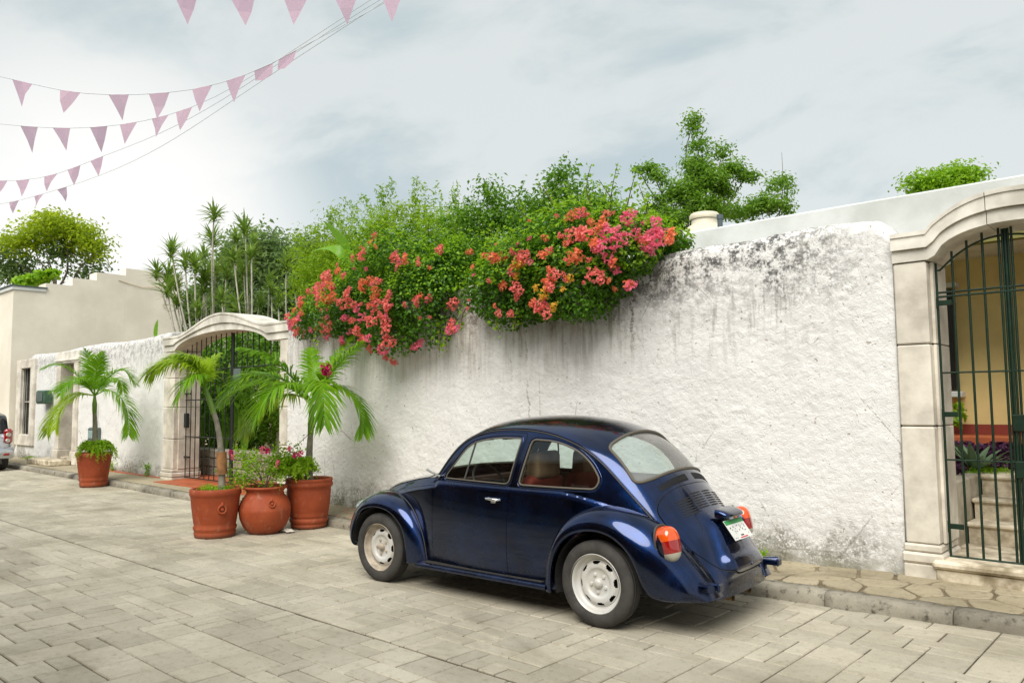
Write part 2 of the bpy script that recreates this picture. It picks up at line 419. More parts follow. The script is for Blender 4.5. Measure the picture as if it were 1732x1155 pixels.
m_kerb = stone_paving_mat('kerb_stone', (.20, .18, .14), (.36, .33, .26), (.055, .048, .035), .10, .95)
m_earth = mat('earth', (.16, .12, .075), .95, var=.4, vs_=1.5)

g = MB(); g.raw([(-600, -600, -.09), (600, -600, -.09), (600, 600, -.09), (-600, 600, -.09)], [(0, 1, 2, 3)])
tag(g.build('ground', m_earth), kind='structure')
street = MB(); street.raw([(-70, -.35, -.013), (12, -.35, -.013), (12, 6.9, -.013), (-70, 6.9, -.013)], [(0, 1, 2, 3)])
street = tag(street.build('street', m_joint), kind='structure')

# ---- ashlar paving: rectangles packed on a 0.2 m grid, each block its own piece
def pack(nx, ny, r_):
    occ = np.zeros((nx, ny), bool); out = []
    sizes = [(2, 1), (1, 2), (2, 2), (3, 2), (2, 3), (1, 1), (1, 3), (3, 1)]; wt = [5, 5, 7, 5, 5, 1, 2, 2]
    for i in range(nx):
        for j in range(ny):
            if occ[i, j]: continue
            for _ in range(12):
                a, b = r_.choices(sizes, wt)[0]
                if i+a <= nx and j+b <= ny and not occ[i:i+a, j:j+b].any(): break
            else: a, b = 1, 1
            occ[i:i+a, j:j+b] = True; out.append((i, j, a, b))
    return out
def block_mesh(w, d, joint, h=.05, bev=.007, seed=0):
    r_ = random.Random(seed); x, y = w/2-joint/2, d/2-joint/2; j = lambda: r_.uniform(-.0022, .0022)
    top = [(-x+bev+j(), -y+bev+j(), j()*.5), (x-bev+j(), -y+bev+j(), j()*.5), (x-bev+j(), y-bev+j(), j()*.5), (-x+bev+j(), y-bev+j(), j()*.5)]
    mid = [(-x+j(), -y+j(), -bev), (x+j(), -y+j(), -bev), (x+j(), y+j(), -bev), (-x+j(), y+j(), -bev)]
    bot = [(p[0], p[1], -h) for p in mid]
    return top+mid+bot, [(0, 1, 2, 3)]+[(k, k+4, (k+1) % 4+4, (k+1) % 4) for k in range(4)]+[(k+4, k+8, (k+1) % 4+8, (k+1) % 4+4) for k in range(4)]
C_ = .142; cand = []
for (y0, ny) in ((3.5-26*C_, 26), (3.519, 22)):
    for i, j, a, b in pack(int(40/C_), ny, rnd):
        x = 4-(i+a/2)*C_; y = y0+(j+b/2)*C_
        cand.append((x, y, a, b))
cam_p = Vector(cam.location)
def px_size(x, y, z=0, r=1.):
    v = Vector((x, y, z))-Vector((0, 0, 1.65)); d = v.dot(_fw)
    if d < .3: return 0, 9, 9
    u = v.dot(_r2)/d*1318/866; w = v.dot(_u2)/d*1318/577
    return r/d, u, w
vis = []
for k, (x, y, a, b) in enumerate(cand):
    s_, u, w = px_size(x, y); inv = abs(u) < 1.06 and abs(w) < 1.1
    under = -7.0 < x < -2.6 and 4.72 < y < 6.1
    vis.append(s_*math.sqrt(a*b)*min(a, b)**.3 if inv and not under else 0)
order = np.argsort(-np.array(vis)); first = set(order[:300].tolist())
pm = {}; rest = MB()
for k, (x, y, a, b) in enumerate(cand):
    if y-b*C_/2 > Yk(x)+.05 or x < -34: continue
    sd = rnd.randrange(3); jt = .0105
    V, F = block_mesh(a*C_, b*C_, jt, seed=a*100+b*10+sd)
    dz = rnd.uniform(-.002, .002); rx, ry, rz = rnd.uniform(-.004, .004), rnd.uniform(-.004, .004), rnd.uniform(-.006, .006)
    if k in first:
        if (a, b, sd) not in pm: pm[(a, b, sd)] = mesh('paving_block', V, F, m_pave)
        link('paving_block', pm[(a, b, sd)], street, (x, y, dz), (rx, ry, rz))
    else:
        M_ = Matrix.Translation((x, y, dz)) @ Matrix.Rotation(rz, 4, 'Z') @ Matrix.Rotation(rx, 4, 'X')
        rest.raw([M_ @ Vector(v) for v in V], F)
tag(rest.build('paving_blocks', m_pave, street), kind='stuff')

# ---- kerb of separate stones
kerb = MB(); kerb.raw([(x, float(Yk(x))+.13, .02) for x in np.linspace(-60, 8, 80)]+[(x, float(Yk(x))+.15, .02) for x in np.linspace(-60, 8, 80)], [(i, i+1, 81+i, 80+i) for i in range(79)])
kerb = tag(kerb.build('kerb', m_joint), kind='structure')
x = 2.2; kr = random.Random(3)
while x > -34:
    w = kr.uniform(.75, 1.35); x0, x1 = x-w+.002, x-.002; xs = np.linspace(x0, x1, 13)
    pr = [(0, -.06), (-.006, .02), (0, .062), (.010, .086), (.032, .102), (.08, .107), (.150, .110), (.150, -.06)]
    V = []; off = kr.uniform(-.008, .008)
    for xx in xs:
        e = .004*(1 if xx in (xs[0], xs[-1]) else 0)
        for dy, zz in pr:
            n_ = .020*float(perlin(xx*4, dy*9+3, zz*9)); n2 = .012*float(perlin(xx*15, dy*20, zz*20+5))
            V.append((xx, float(Yk(xx))+dy+off+n_+n2+(e if dy < .07 else 0), zz+(n_*.7+n2-e*.6 if zz > 0 else 0)))
    n = len(pr); F = [(i*n+j, i*n+j+1, (i+1)*n+j+1, (i+1)*n+j) for i in range(12) for j in range(n-1)]+[tuple(range(n))[::-1], tuple(range(12*n, 13*n))]
    sm = [True]*(12*(n-1))+[False, False]
    link('kerb_stone', mesh('kerb_stone', V, F, m_kerb, smooth=sm), kerb); x -= w

# ---- sidewalk: flagstones on the right, poured slabs on the left
xs = np.linspace(-60, 8, 120)
sw = MB(); sw.raw([(x, float(Yk(x))+.14, .104) for x in xs]+[(x, float(Yw(max(x, -44)))+.5, .104) for x in xs], [(i, i+1, 121+i, 120+i) for i in range(119)])
sidewalk = tag(sw.build('sidewalk', mat('mortar', (.17, .135, .08), .95, var=.45, vs_=3, bump=.4, bs=30)), kind='structure')
def clip(poly, a, b, c):   # keep a*x+b*y <= c
    out = []
    for i in range(len(poly)):
        p, q = poly[i], poly[(i+1) % len(poly)]; dp, dq = a*p[0]+b*p[1]-c, a*q[0]+b*q[1]-c
        if dp <= 0: out.append(p)
        if dp*dq < 0: t = dp/(dp-dq); out.append((p[0]+(q[0]-p[0])*t, p[1]+(q[1]-p[1])*t))
    return out
sr = random.Random(9); seeds = []
for i in range(22):
    for j in range(4): seeds.append((-5.8+i*.36+sr.uniform(-.13, .13)+(j % 2)*.18, 6.35+j*.30+sr.uniform(-.09, .09)))
for s_i, (sx, sy) in enumerate(seeds):
    if not (-5.8 < sx < 1.8): continue
    lo, hi = float(Yk(sx))+.155, float(Yw(sx))+.06
    po = [(sx-.5, lo), (sx+.5, lo+.0), (sx+.5, hi), (sx-.5, hi)]
    if not lo-.1 < sy < hi+.1: continue
    for (tx, ty) in seeds:
        if (tx, ty) == (sx, sy) or abs(tx-sx) > 1 or abs(ty-sy) > 1: continue
        nx, ny = tx-sx, ty-sy; po = clip(po, nx, ny, (tx*tx+ty*ty-sx*sx-sy*sy)/2-.013*math.hypot(nx, ny))
        if len(po) < 3: break
    if len(po) < 3: continue
    po = np.array(po); cxy = po.mean(0); ar = .5*abs(sum(po[i][0]*po[(i+1) % len(po)][1]-po[(i+1) % len(po)][0]*po[i][1] for i in range(len(po))))
    if ar < .012: continue
    po = round_poly(po, .045, 2); n = len(po); ins = cxy+(po-cxy)*.955; dz = sr.uniform(-.003, .004)
    V = [(p[0], p[1], .119+dz+sr.uniform(-.001, .001)) for p in ins]+[(p[0], p[1], .112+dz) for p in po]+[(p[0], p[1], .09) for p in po]
    F = [tuple(range(n))]+[(i, i+n, (i+1) % n+n, (i+1) % n) for i in range(n)]+[(i+n, i+2*n, (i+1) % n+2*n, (i+1) % n+n) for i in range(n)]
    link('flagstone', mesh('flagstone', V, F, m_side), sidewalk)
x = -5.95
while x > -34:
    w = sr.uniform(1.1, 1.5); xs_ = np.linspace(x-w+.008, x-.004, 6)
    V = [(a, float(Yk(a))+.158, .118+.003*math.sin(a*9)) for a in xs_]+[(a, float(Yw(a))+.10, .119) for a in xs_]+[(a, float(Yk(a))+.158, .08) for a in xs_]+[(a, float(Yw(a))+.10, .08) for a in xs_]
    F = [(i, i+1, 7+i, 6+i) for i in range(5)]+[(12+i, 13+i, i+1, i) for i in range(5)]+[(0, 6, 18, 12), (5, 17, 23, 11)]
    link('paving_slab', mesh('paving_slab', V, F, m_side), sidewalk); x -= w

# ---- rough lime-washed wall
def wall_mat(name, base=(.84, .83, .805), topdirt=1., xr=None):
    m = bpy.data.materials.new(name); m.use_nodes = True; T = NT(m.node_tree); p = T.n['Principled BSDF']
    pos = T.add('ShaderNodeNewGeometry').outputs['Position']; X, Y_, Z = T.xyz(pos)
    at = T.add('ShaderNodeAttribute', attribute_name='cavity'); cav = at.outputs['Fac']
    n1 = T.noise(pos, 2.0, 5, .6); n2 = T.noise(pos, 9, 6, .65); n3 = T.noise(pos, 38, 5, .7)
    c = T.mix(T.ramp(n1, .3, .7), tuple(a*.94 for a in base), base); c = T.mix(T.math('MULTIPLY', T.ramp(n2, .52, .75), .16), c, (.66, .62, .54))
    # cream and ochre showing where the paint has worn
    c = T.mix(T.math('MULTIPLY', T.math('MULTIPLY', T.ramp(n3, .56, .68), T.ramp(n1, .5, .7)), .45), c, (.52, .40, .25))
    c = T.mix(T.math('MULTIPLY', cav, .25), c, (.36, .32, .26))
    hole = T.math('MULTIPLY', T.ramp(T.noise(pos, 24, 2, .5, .4), .69, .74), .75); c = T.mix(hole, c, (.27, .22, .16))
    # grey mould creeping down from the crown, in drips
    st = T.noise(T.mapv(pos, sc=(1, 1, .10)), 13, 4, .65); st2 = T.noise(T.mapv(pos, sc=(1, 1, .22)), 4.2, 4, .6)
    top = T.ramp(T.math('ADD', Z, T.math('MULTIPLY', T.math('SUBTRACT', n1, .5), 1.3)), 2.35, 3.05)
    mold = T.math('MULTIPLY', T.math('MULTIPLY', top, T.ramp(T.math('ADD', T.math('MULTIPLY', n3, .45), T.math('MULTIPLY', n2, .55)), .44, .58)), topdirt)
    if xr: mold = T.math('MULTIPLY', mold, T.math('MULTIPLY', T.ramp(X, xr[0], xr[0]+.6), T.ramp(X, xr[1], xr[1]-1.3)))
    c = T.mix(T.math('MULTIPLY', mold, .97), c, (.08, .08, .078))
    drip = T.math('MULTIPLY', T.math('MULTIPLY', T.ramp(st, .50, .60), T.ramp(st2, .45, .6)), T.ramp(Z, 1.75, 2.9))
    if xr: drip = T.math('MULTIPLY', drip, T.ramp(X, xr[1]-.1, xr[1]-1.6))
    c = T.mix(T.math('MULTIPLY', drip, .72*topdirt), c, (.22, .21, .19))
    if xr:   # brown tannin runs below the flowering creepers
        under = T.math('MULTIPLY', T.ramp(X, -4.45, -5.3), T.math('MULTIPLY', T.ramp(Z, 1.5, 2.75), T.ramp(T.math('ADD', st, T.math('MULTIPLY', st2, .5)), .62, .86)))
        c = T.mix(T.math('MULTIPLY', under, .40), c, (.26, .20, .12))
        haze_ = T.math('MULTIPLY', T.ramp(X, -4.3, -5.2), T.ramp(Z, 1.3, 2.9)); c = T.mix(T.math('MULTIPLY', haze_, .07), c, (.55, .46, .33))
        dx = T.math('ABSOLUTE', T.math('ADD', X, T.math('ADD', 4.74, T.math('MULTIPLY', T.math('SUBTRACT', n2, .5), -.16))))
        cr = T.math('MULTIPLY', T.math('MULTIPLY', T.ramp(dx, .035, .0), T.ramp(Z, 1.9, 2.6)), T.ramp(n3, .40, .52)); c = T.mix(T.math('MULTIPLY', cr, .9), c, (.16, .13, .10))
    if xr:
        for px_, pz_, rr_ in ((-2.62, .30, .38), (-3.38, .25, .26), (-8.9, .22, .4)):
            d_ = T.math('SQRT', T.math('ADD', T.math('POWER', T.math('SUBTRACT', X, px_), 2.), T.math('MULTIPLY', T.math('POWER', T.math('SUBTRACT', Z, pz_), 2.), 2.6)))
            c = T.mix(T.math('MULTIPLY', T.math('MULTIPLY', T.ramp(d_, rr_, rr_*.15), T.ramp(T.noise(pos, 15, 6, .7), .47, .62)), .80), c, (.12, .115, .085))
    ck = T.voro(T.mapv(pos, sc=(1, 1, .75)), 1.15, 'DISTANCE_TO_EDGE'); wob = T.math('ADD', ck.outputs['Distance'], T.math('MULTIPLY', T.math('SUBTRACT', n3, .5), .05))
    ckm = T.math('MULTIPLY', T.math('MULTIPLY', T.ramp(T.math('ABSOLUTE', wob), .0065, .001), T.ramp(T.noise(pos, .8, 3, .6), .50, .60)), .65); c = T.mix(ckm, c, (.24, .21, .17))
    # splashed dirt and moss at the foot
    ft = T.math('MULTIPLY', T.ramp(T.math('ADD', Z, T.math('MULTIPLY', T.math('SUBTRACT', n2, .5), .65)), .66, .13), T.ramp(T.noise(pos, .95, 3, .6), .42, .60))
    c = T.mix(T.math('MULTIPLY', T.math('MULTIPLY', ft, T.ramp(n3, .36, .52)), .9), c, (.13, .12, .08))
    c = T.mix(T.math('MULTIPLY', T.math('MULTIPLY', T.ramp(Z, .30, .10), T.ramp(n1, .35, .6)), .8), c, (.16, .15, .09))
    T.l.new(c, p.inputs['Base Color']); p.inputs['Roughness'].default_value = .93; p.inputs['Specular IOR Level'].default_value = .25
    bu = T.add('ShaderNodeBump'); bu.inputs['Strength'].default_value = .75; bu.inputs['Distance'].default_value = .011
    rid = T.math('ABSOLUTE', T.math('SUBTRACT', T.noise(pos, 21, 5, .62, .8), .5))
    T.l.new(T.math('SUBTRACT', T.math('ADD', T.math('MULTIPLY', n3, .6), T.math('MULTIPLY', T.noise(pos, 85, 4, .65), .4)), T.math('MULTIPLY', rid, 2.2)), bu.inputs['Height']); T.l.new(bu.outputs[0], p.inputs['Normal'])
    return m
def rough_wall(name, x0, x1, zt, res, mt, thick=.42, holes=(), amp=.72, z0=.06, yoff=0.):
    nx = int((x1-x0)/res); xs = np.linspace(x0, x1, nx+1); r = .16
    nz = int((3.2-r-z0)/res); fr_ = np.linspace(0, 1, nz+1); na = max(3, int(r*1.57/res))
    U = [];
    for k in fr_: U.append((0, k, 0.))
    for a in np.linspace(0, PI/2, na+1)[1:]: U.append((1, 1, a))
    for k in np.linspace(0, 1, 7)[1:]: U.append((2, k, PI/2))
    for k in np.linspace(0, 1, 6)[1:]: U.append((3, k, PI))
    X = np.repeat(xs[:, None], len(U), 1); Zt = np.broadcast_to(zt(xs)[:, None], X.shape)
    ty = np.array([u[0] for u in U]); kk = np.array([u[1] for u in U]); an = np.array([u[2] for u in U])
    Z = np.where(ty == 0, z0+(Zt-r-z0)*kk, np.where(ty == 1, Zt-r+r*np.sin(an), np.where(ty == 2, Zt, Zt-(Zt-.1)*kk)))
    D = np.where(ty == 0, 0, np.where(ty == 1, r*(1-np.cos(an)), np.where(ty == 2, r+(thick-r)*kk, thick)))
    NY = np.where(ty == 0, -1., np.where(ty == 1, -np.cos(an), 0)); NZ = np.where(ty == 1, np.sin(an), np.where(ty == 2, 1., 0))
    S = Z+D   # running coordinate for the noise
    wx = .10*fbm(X*2.1, S*2.1, 3, 2); wz = .10*fbm(X*2.1+9, S*2.1, 7, 2)
    f1, ed, idv = worley((X+wx)*5.2, (S+wz)*6.4, 1, 1.); f1b, edb, idb = worley((X+wz)*13, (S+wx)*15, 2, 1.)
    e1 = sst(ed, 0, .34); e2 = sst(edb, 0, .4)
    big = .024*fbm(X*.9, S*.9, 0, 3); mid = .012*fbm(X*4.3, S*4.9, 1, 3)
    rugged = .35+.65*sst(Z, 2.1, 2.9)+.5*sst(.9-Z, 0, .6); rugged = np.clip(rugged+.45*fbm(X*1.2+4, S*1.2, 2, 2), .15, 1.5)
    h = big+mid+rugged*(.0035*(e1-.7)+.004*(idv-.5)+.004*(e2-.6))+.0065*fbm(X*17, S*21, 5, 3)-.0125*np.abs(fbm(X*7.5, S*8.5, 8, 4))*(.35+.65*np.clip(rugged, 0, 1.2))-.006*np.abs(fbm(X*22, S*26, 4, 2))
    h *= amp
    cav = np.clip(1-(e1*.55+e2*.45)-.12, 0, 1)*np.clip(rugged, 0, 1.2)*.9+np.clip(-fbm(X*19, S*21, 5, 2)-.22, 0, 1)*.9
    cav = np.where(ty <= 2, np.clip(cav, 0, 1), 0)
    foot = .05*sst(.5-Z, 0, .45)*(.5+fbm(X*2.3, Z*3, 1, 2))*(ty == 0)
    Y = Yw(X)+yoff+D+NY*(h+foot); Z2 = Z+NZ*h
    V = np.stack([X, Y, Z2], -1).reshape(-1, 3); m_ = len(U)
    i, j = np.meshgrid(np.arange(nx), np.arange(m_-1), indexing='ij'); keep = np.ones(i.shape, bool)
    xc = (xs[:-1]+xs[1:])/2
    for (hx0, hx1, hz0, hz1) in holes:
        zc_ = (Z[:-1, :-1]+Z[:-1, 1:])/2; keep &= ~((xc[:, None] > hx0) & (xc[:, None] < hx1) & (zc_ > hz0) & (zc_ < hz1) & ((ty[None, :-1] == 0) | (ty[None, 1:] == 3)))
    i, j = i[keep], j[keep]
    F = np.stack([i*m_+j, (i+1)*m_+j, (i+1)*m_+j+1, i*m_+j+1], -1)
    me = mesh(name, V, F, mt, smooth=True)
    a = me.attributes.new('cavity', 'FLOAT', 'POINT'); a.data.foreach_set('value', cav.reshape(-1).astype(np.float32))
    o = link(name, me)
    # end faces
    for e in (0, nx):
        pts = V.reshape(nx+1, m_, 3)[e]; o2 = None
        cap = MB(); cc = pts.mean(0); cap.raw([tuple(p) for p in pts]+[tuple(cc)], [(k, k+1, m_) if e else (k+1, k, m_) for k in range(m_-1)])
        cap.build('wall_end', mt, o)
    return o
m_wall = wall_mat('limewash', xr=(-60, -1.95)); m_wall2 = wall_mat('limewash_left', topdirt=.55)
def zt_big(x): return 3.27-.05*sst(-x, 3.2, 5)-.12*sst(-x, 5, 9)+.02*np.sin(x*1.7)+.015*np.sin(x*4.1)-.12*sst(x, -2.28, -2.13)**1.5
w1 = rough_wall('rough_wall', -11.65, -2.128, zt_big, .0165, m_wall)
tag(w1, 'long rough whitewashed wall with grey mould along its crown behind the blue car', 'wall')
def zt_left(x): return 3.20+.03*np.sin(x*1.1)-.75*sst(-x, 26.2, 28.0)
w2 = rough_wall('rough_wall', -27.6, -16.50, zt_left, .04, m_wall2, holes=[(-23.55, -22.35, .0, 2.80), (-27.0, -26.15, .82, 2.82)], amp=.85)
tag(w2, 'far rough whitewashed wall with a doorway and a tall window left of the arched gateway', 'wall')

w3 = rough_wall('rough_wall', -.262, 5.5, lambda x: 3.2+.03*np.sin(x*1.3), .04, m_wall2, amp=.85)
tag(w3, 'rough whitewashed wall continuing beyond the right pillar of the iron gate', 'wall')
# ---- cut-stone gateways
m_lime = mat('cut_limestone', (.70, .655, .56), .85, var=.20, vs_=2.2, hue=(.46, .415, .345), bump=.5, bs=26, bd=.004, island=.05)
m_lime_w = mat('cut_limestone_stained', (.72, .69, .61), .85, var=.35, vs_=2.0, hue=(.50, .47, .40), bump=.45, bs=22, bd=.004, island=.04)
m_gate = mat('gate_green_iron', (.006, .026, .012), .45, .2, var=.3, vs_=12)
m_gate2 = mat('gate_black_iron', (.018, .022, .02), .5, .2)
def gateway(label, xl, xr, xo_l, xo_r, y0, y1, z0, imp, intr, extr, key, joints, base):
    """xl..xo_l / xo_r..xr are the two pillars; intr/extr: arcs z(x) sampled from left to right"""
    t = empty('stone_gateway', ((xl+xr)/2, y0, 0), 0, label=label, cat='gateway')
    ox, oy = (xl+xr)/2, y0
    def add(mb, nm, mt=m_lime): return mb.build(nm, mt, t)
    G_ = .004
    for (a, b, s) in ((xl, xo_l, 1), (xo_r, xr, -1)):
        zs = [base[0]]+list(joints)+[imp]
        for k in range(len(zs)-1):
            mb = MB(); mb.box(a-ox, b-ox, 0, y1-y0, zs[k]+(G_ if k else 0), zs[k+1]-G_, .012)
            e0, e1 = (b-ox, b-ox+.028) if s > 0 else (a-ox-.028, a-ox)
            mb.box(e0, e1, .10, y1-y0-.01, zs[k]+(G_ if k else 0), zs[k+1]-G_, .006)   # rebate the gate closes against
            add(mb, 'pillar_block')
        mb = MB(); b0 = base[0]
        mb.box(a-ox-.015, b-ox+.015, -.02, y1-y0+.01, b0-.07, b0-.004, .014); add(mb, 'base_moulding')
        mb = MB(); mb.box(a-ox-.03, b-ox+.03, -.04, y1-y0+.02, b0-.165, b0-.074, .018); add(mb, 'base_moulding')
        mb = MB(); mb.box(a-ox-.02, b-ox+.02, -.03, y1-y0+.01, -.0, b0-.169, .012); add(mb, 'plinth_block')
    # arch in voussoirs; every piece is outer band + recessed inner band
    cuts = [xl]+key+[xr]
    for k in range(len(cuts)-1):
        c0, c1 = cuts[k]+(.003 if k else 0), cuts[k+1]-(.003 if k < len(cuts)-2 else 0)
        xs_ = np.linspace(c0, c1, max(3, int((c1-c0)/.05)))
        zi = np.maximum(intr(xs_), imp+G_); ze = extr(xs_); inside = (xs_ > xo_l) & (xs_ < xo_r)
        zi = np.where(inside, np.maximum(intr(xs_), imp+G_), imp+G_); zm = zi+(ze-zi)*.42
        mb = MB()
        def band(za, zb, ya, yb):
            P = [(x-ox, ya, z) for x, z in zip(xs_, za)]+[(x-ox, ya, z) for x, z in zip(xs_, zb)]+[(x-ox, yb, z) for x, z in zip(xs_, za)]+[(x-ox, yb, z) for x, z in zip(xs_, zb)]
            n = len(xs_); F = []; 
            for i in range(n-1):
                F += [(i, i+1, n+i+1, n+i), (2*n+i+1, 2*n+i, 3*n+i, 3*n+i+1), (n+i, n+i+1, 3*n+i+1, 3*n+i), (i+1, i, 2*n+i, 2*n+i+1)]
            F += [(0, n, 3*n, 2*n), (n-1, 3*n-1, 4*n-1, 2*n-1)]
            mb.raw(P, F)
        band(zm+.004, ze, -.045, y1-y0+.02); band(zi, zm-.004, -.012, y1-y0); band(zm-.006, zm+.006, .0, y1-y0-.02)
        band(ze-.030, ze+.006, -.058, y1-y0+.04)
        add(mb, 'arch_stone', m_lime_w)
    return t
def arc_fn(x0, x1, zs_, rise, p=2.):
    c, h = (x0+x1)/2, (x1-x0)/2
    return lambda x: zs_+rise*np.sqrt(np.clip(1-(np.abs(np.asarray(x)-c)/h)**p, 0, 1))
ri = arc_fn(-1.78, -.62, 2.83, .25, 2.2)
def re_(x):
    x = np.asarray(x, float); c = -1.20; d = np.abs(x-c); a = 3.345-.235*(d/.62)**2.3
    return np.where(d < .62, np.maximum(a, 3.085), 3.085)
gateway('pale stone arched gateway around the dark green iron gate at the right edge', -2.118, -.275, -1.85, -.54, 7.385, 7.93, .12, 2.835, ri, re_, [-1.37, -1.03], [1.40, 2.11], (.40,))
li = arc_fn(-16.05, -12.35, 2.70, .36, 2.1)
def le_(x):
    x = np.asarray(x, float); d = np.abs(x+14.1); return 3.06+.33*(.5+.5*np.cos(np.clip(d/1.75, 0, 1)*PI))**.8
gateway('wide pale stone gateway with a low wavy arch behind the potted palms', -16.50, -11.66, -16.02, -11.98, 7.22, 7.80, .12, 2.76, li, le_, [-14.9, -13.2], [.95, 1.6, 2.2], (.34,))

# ---- iron gate on the right
gt = empty('iron_gate', (-1.3, 7.56, .27), 0, label='dark green iron bar gate with two leaves standing in the right stone arch', cat='gate')
def gz_top(x): d = abs(x+1.28); return 3.0-.24*min(1, (d/.50))**2.2 if d < .5 else 2.76
bars = [-1.813, -1.684, -1.566, -1.448, -1.326]; bars += [-2.56-b for b in bars]
def bar(x0, y0, z0, x1, y1, z1, r=.009, nm='bar', par=None, mt=m_gate, n=8):
    o = par if par else gt; c = o.location
    mb = MB(); mb.tube([(x0-c[0], y0-c[1], z0-c[2]), (x1-c[0], y1-c[1], z1-c[2])], r, n); return mb.build(nm, mt, o)
for x in bars: bar(x, 7.56, .285, x, 7.56, gz_top(x)+.065, .0105)
for x in (-1.300, -1.279, -1.258): bar(x, 7.555 if x == -1.279 else 7.565, .285, x, 7.56, gz_top(x)+.055, .0115 if x == -1.279 else .0095)
for z, r in ((.285, .015), (1.11, .008), (1.86, .008), (2.525, .0095), (2.562, .0095)): bar(-1.83, 7.56, z, -.73, 7.56, z, r, 'rail')
mb = MB(); mb.tube([(x+1.3, .0, gz_top(x)-.27) for x in np.linspace(-1.84, -.72, 40)], .009, 8); mb.build('curved_rail', m_gate, gt)
for z in (2.47, 1.50, .545):
    for s in (-1, 1):
        mb = MB(); xa = -1.28+s*.565; mb.box(*sorted((xa+1.3, xa+1.3-s*.145)), -.014, .012, z-.27-.022, z-.27+.022, .004); mb.box(*sorted((xa+1.3-s*.010, xa+1.3-s*.038)), -.020, .018, z-.27-.05, z-.27+.05, .006); mb.build('hinge', m_gate, gt)
for z0, z1 in ((1.36, 1.50), (.98, 1.12)):
    mb = MB(); mb.box(.0, .10, -.03, .015, z0-.27, z1-.27, .008); mb.build('lock_box', m_gate, gt)

# ---- threshold, landing, steps and garden behind the right gate
m_step = mat('worn_step', (.64, .57, .44), .9, var=.35, vs_=5, hue=(.26, .21, .13), bump=.6, bs=30)
st = empty('stone_steps', (-1.2, 8.0, 0), 0, label='worn stone steps climbing to the garden behind the right iron gate', cat='steps')
def sbox(nm, x0, x1, y0, y1, z0, z1, bev=.012, mt=m_step, par=st): 
    c = par.location if par else (0, 0, 0); return MB().box(x0-c[0], x1-c[0], y0-c[1], y1-c[1], z0-c[2], z1-c[2], bev).build(nm, mt, par)
sbox('threshold', -1.90, -.50, 7.30, 7.80, .215, .285, .022); sbox('riser', -1.88, -.52, 7.34, 7.79, .05, .213, .01)
sbox('landing', -1.90, -.3, 7.80, 8.42, .0, .272, .0)
for y0, y1, za, zb in ((8.42, 8.70, .272, .47), (8.70, 9.06, .47, .665), (9.06, 10.5, .665, .865)):
    sbox('riser', -1.86, -.2, y0+.02, y1+.02 if y1 < 10 else y1, za-.25, zb-.045, .0); sbox('tread', -1.88, -.2, y0-.015, y1+.012 if y1 < 10 else y1, zb-.043, zb, .014)
m_lawn = mat('lawn_soil', (.13, .26, .02), .95, var=.4, vs_=3)
gw_ = MB(); gw_.box(-2.10, -1.885, 7.95, 9.6, .0, .87, .02); tag(gw_.build('garden_wall', mat('plaster_dirty', (.50, .45, .36), .9, var=.35, vs_=3, hue=(.26, .23, .16), bump=.5, bs=24)), 'low stained plaster retaining wall beside the garden steps', 'wall')
gd = MB(); gd.raw([(-9.5, 7.9, .80), (-1.9, 7.9, .80), (-1.9, 10.54, .95), (-9.5, 10.54, .95)], [(0, 1, 2, 3)]); gd.raw([(-1.9, 9.6, .862), (-.2, 9.6, .862), (-.2, 11.2, .9), (-1.9, 11.2, .95)], [])
tag(gd.build('garden_ground', m_lawn), kind='structure')

# ---- house behind the wall on the right
m_yel = mat('yellow_plaster', (.80, .62, .27), .85, var=.12, vs_=1.2, bump=.2, bs=20)
m_white = mat('white_plaster', (.74, .76, .74), .85, var=.10, vs_=1.1, hue=(.56, .58, .55), bump=.2, bs=15)
m_redf = mat('red_floor', (.42, .10, .035), .55, var=.2, vs_=5)
m_dark = mat('dark_opening', (.012, .010, .008), .4)
ho = empty('house', (-1, 11, 0), 0, label='yellow porch house with a flat white parapet roof behind the right gate', cat='house')
def hbox(nm, x0, x1, y0, y1, z0, z1, mt, bev=0., par=ho): 
    c = ho.location; return MB().box(x0-c[0], x1-c[0], y0-c[1], y1-c[1], z0, z1, bev).build(nm, mt, par)
hbox('parapet', -9.5, 5, 9.45, 9.70, 3.47, 3.945, m_white, .02); hbox('soffit', -9.5, 5, 9.72, 11.2, 3.40, 3.46, m_white)
hbox('roof', -9.5, 5, 9.72, 20, 3.62, 3.75, m_white)
hbox('shade_band', -9.5, 5, 9.52, 9.66, 3.30, 3.465, mat('olive_shade', (.20, .19, .05), .8))  # dark olive strip stands for the shaded soffit and wall under the parapet
hbox('wall', -9.5, 5, 11.2, 11.5, 1.10, 3.40, m_yel); hbox('skirting', -9.5, 5, 11.16, 11.198, 1.182, 1.305, mat('red_skirting', (.24, .035, .02), .6))
hbox('porch_floor', -9.5, 5, 10.55, 11.198, .6, 1.18, m_redf, .01)
wf = hbox('window', -3.5, -2.50, 11.12, 11.196, 1.74, 3.02, m_dark); wf2 = hbox('window_hood', -3.6, -2.42, 11.0, 11.199, 3.04, 3.10, m_white, .01)
hbox('window_sill', -3.6, -2.42, 10.98, 11.199, 1.64, 1.72, m_white, .015)
for k in range(7): hbox('grille_bar', -3.44+k*.16, -3.425+k*.16, 11.05, 11.065, 1.72, 3.04, m_gate2)
hbox('column', -7.2, -6.8, 9.5, 9.9, .8, 3.47, m_white, .02)

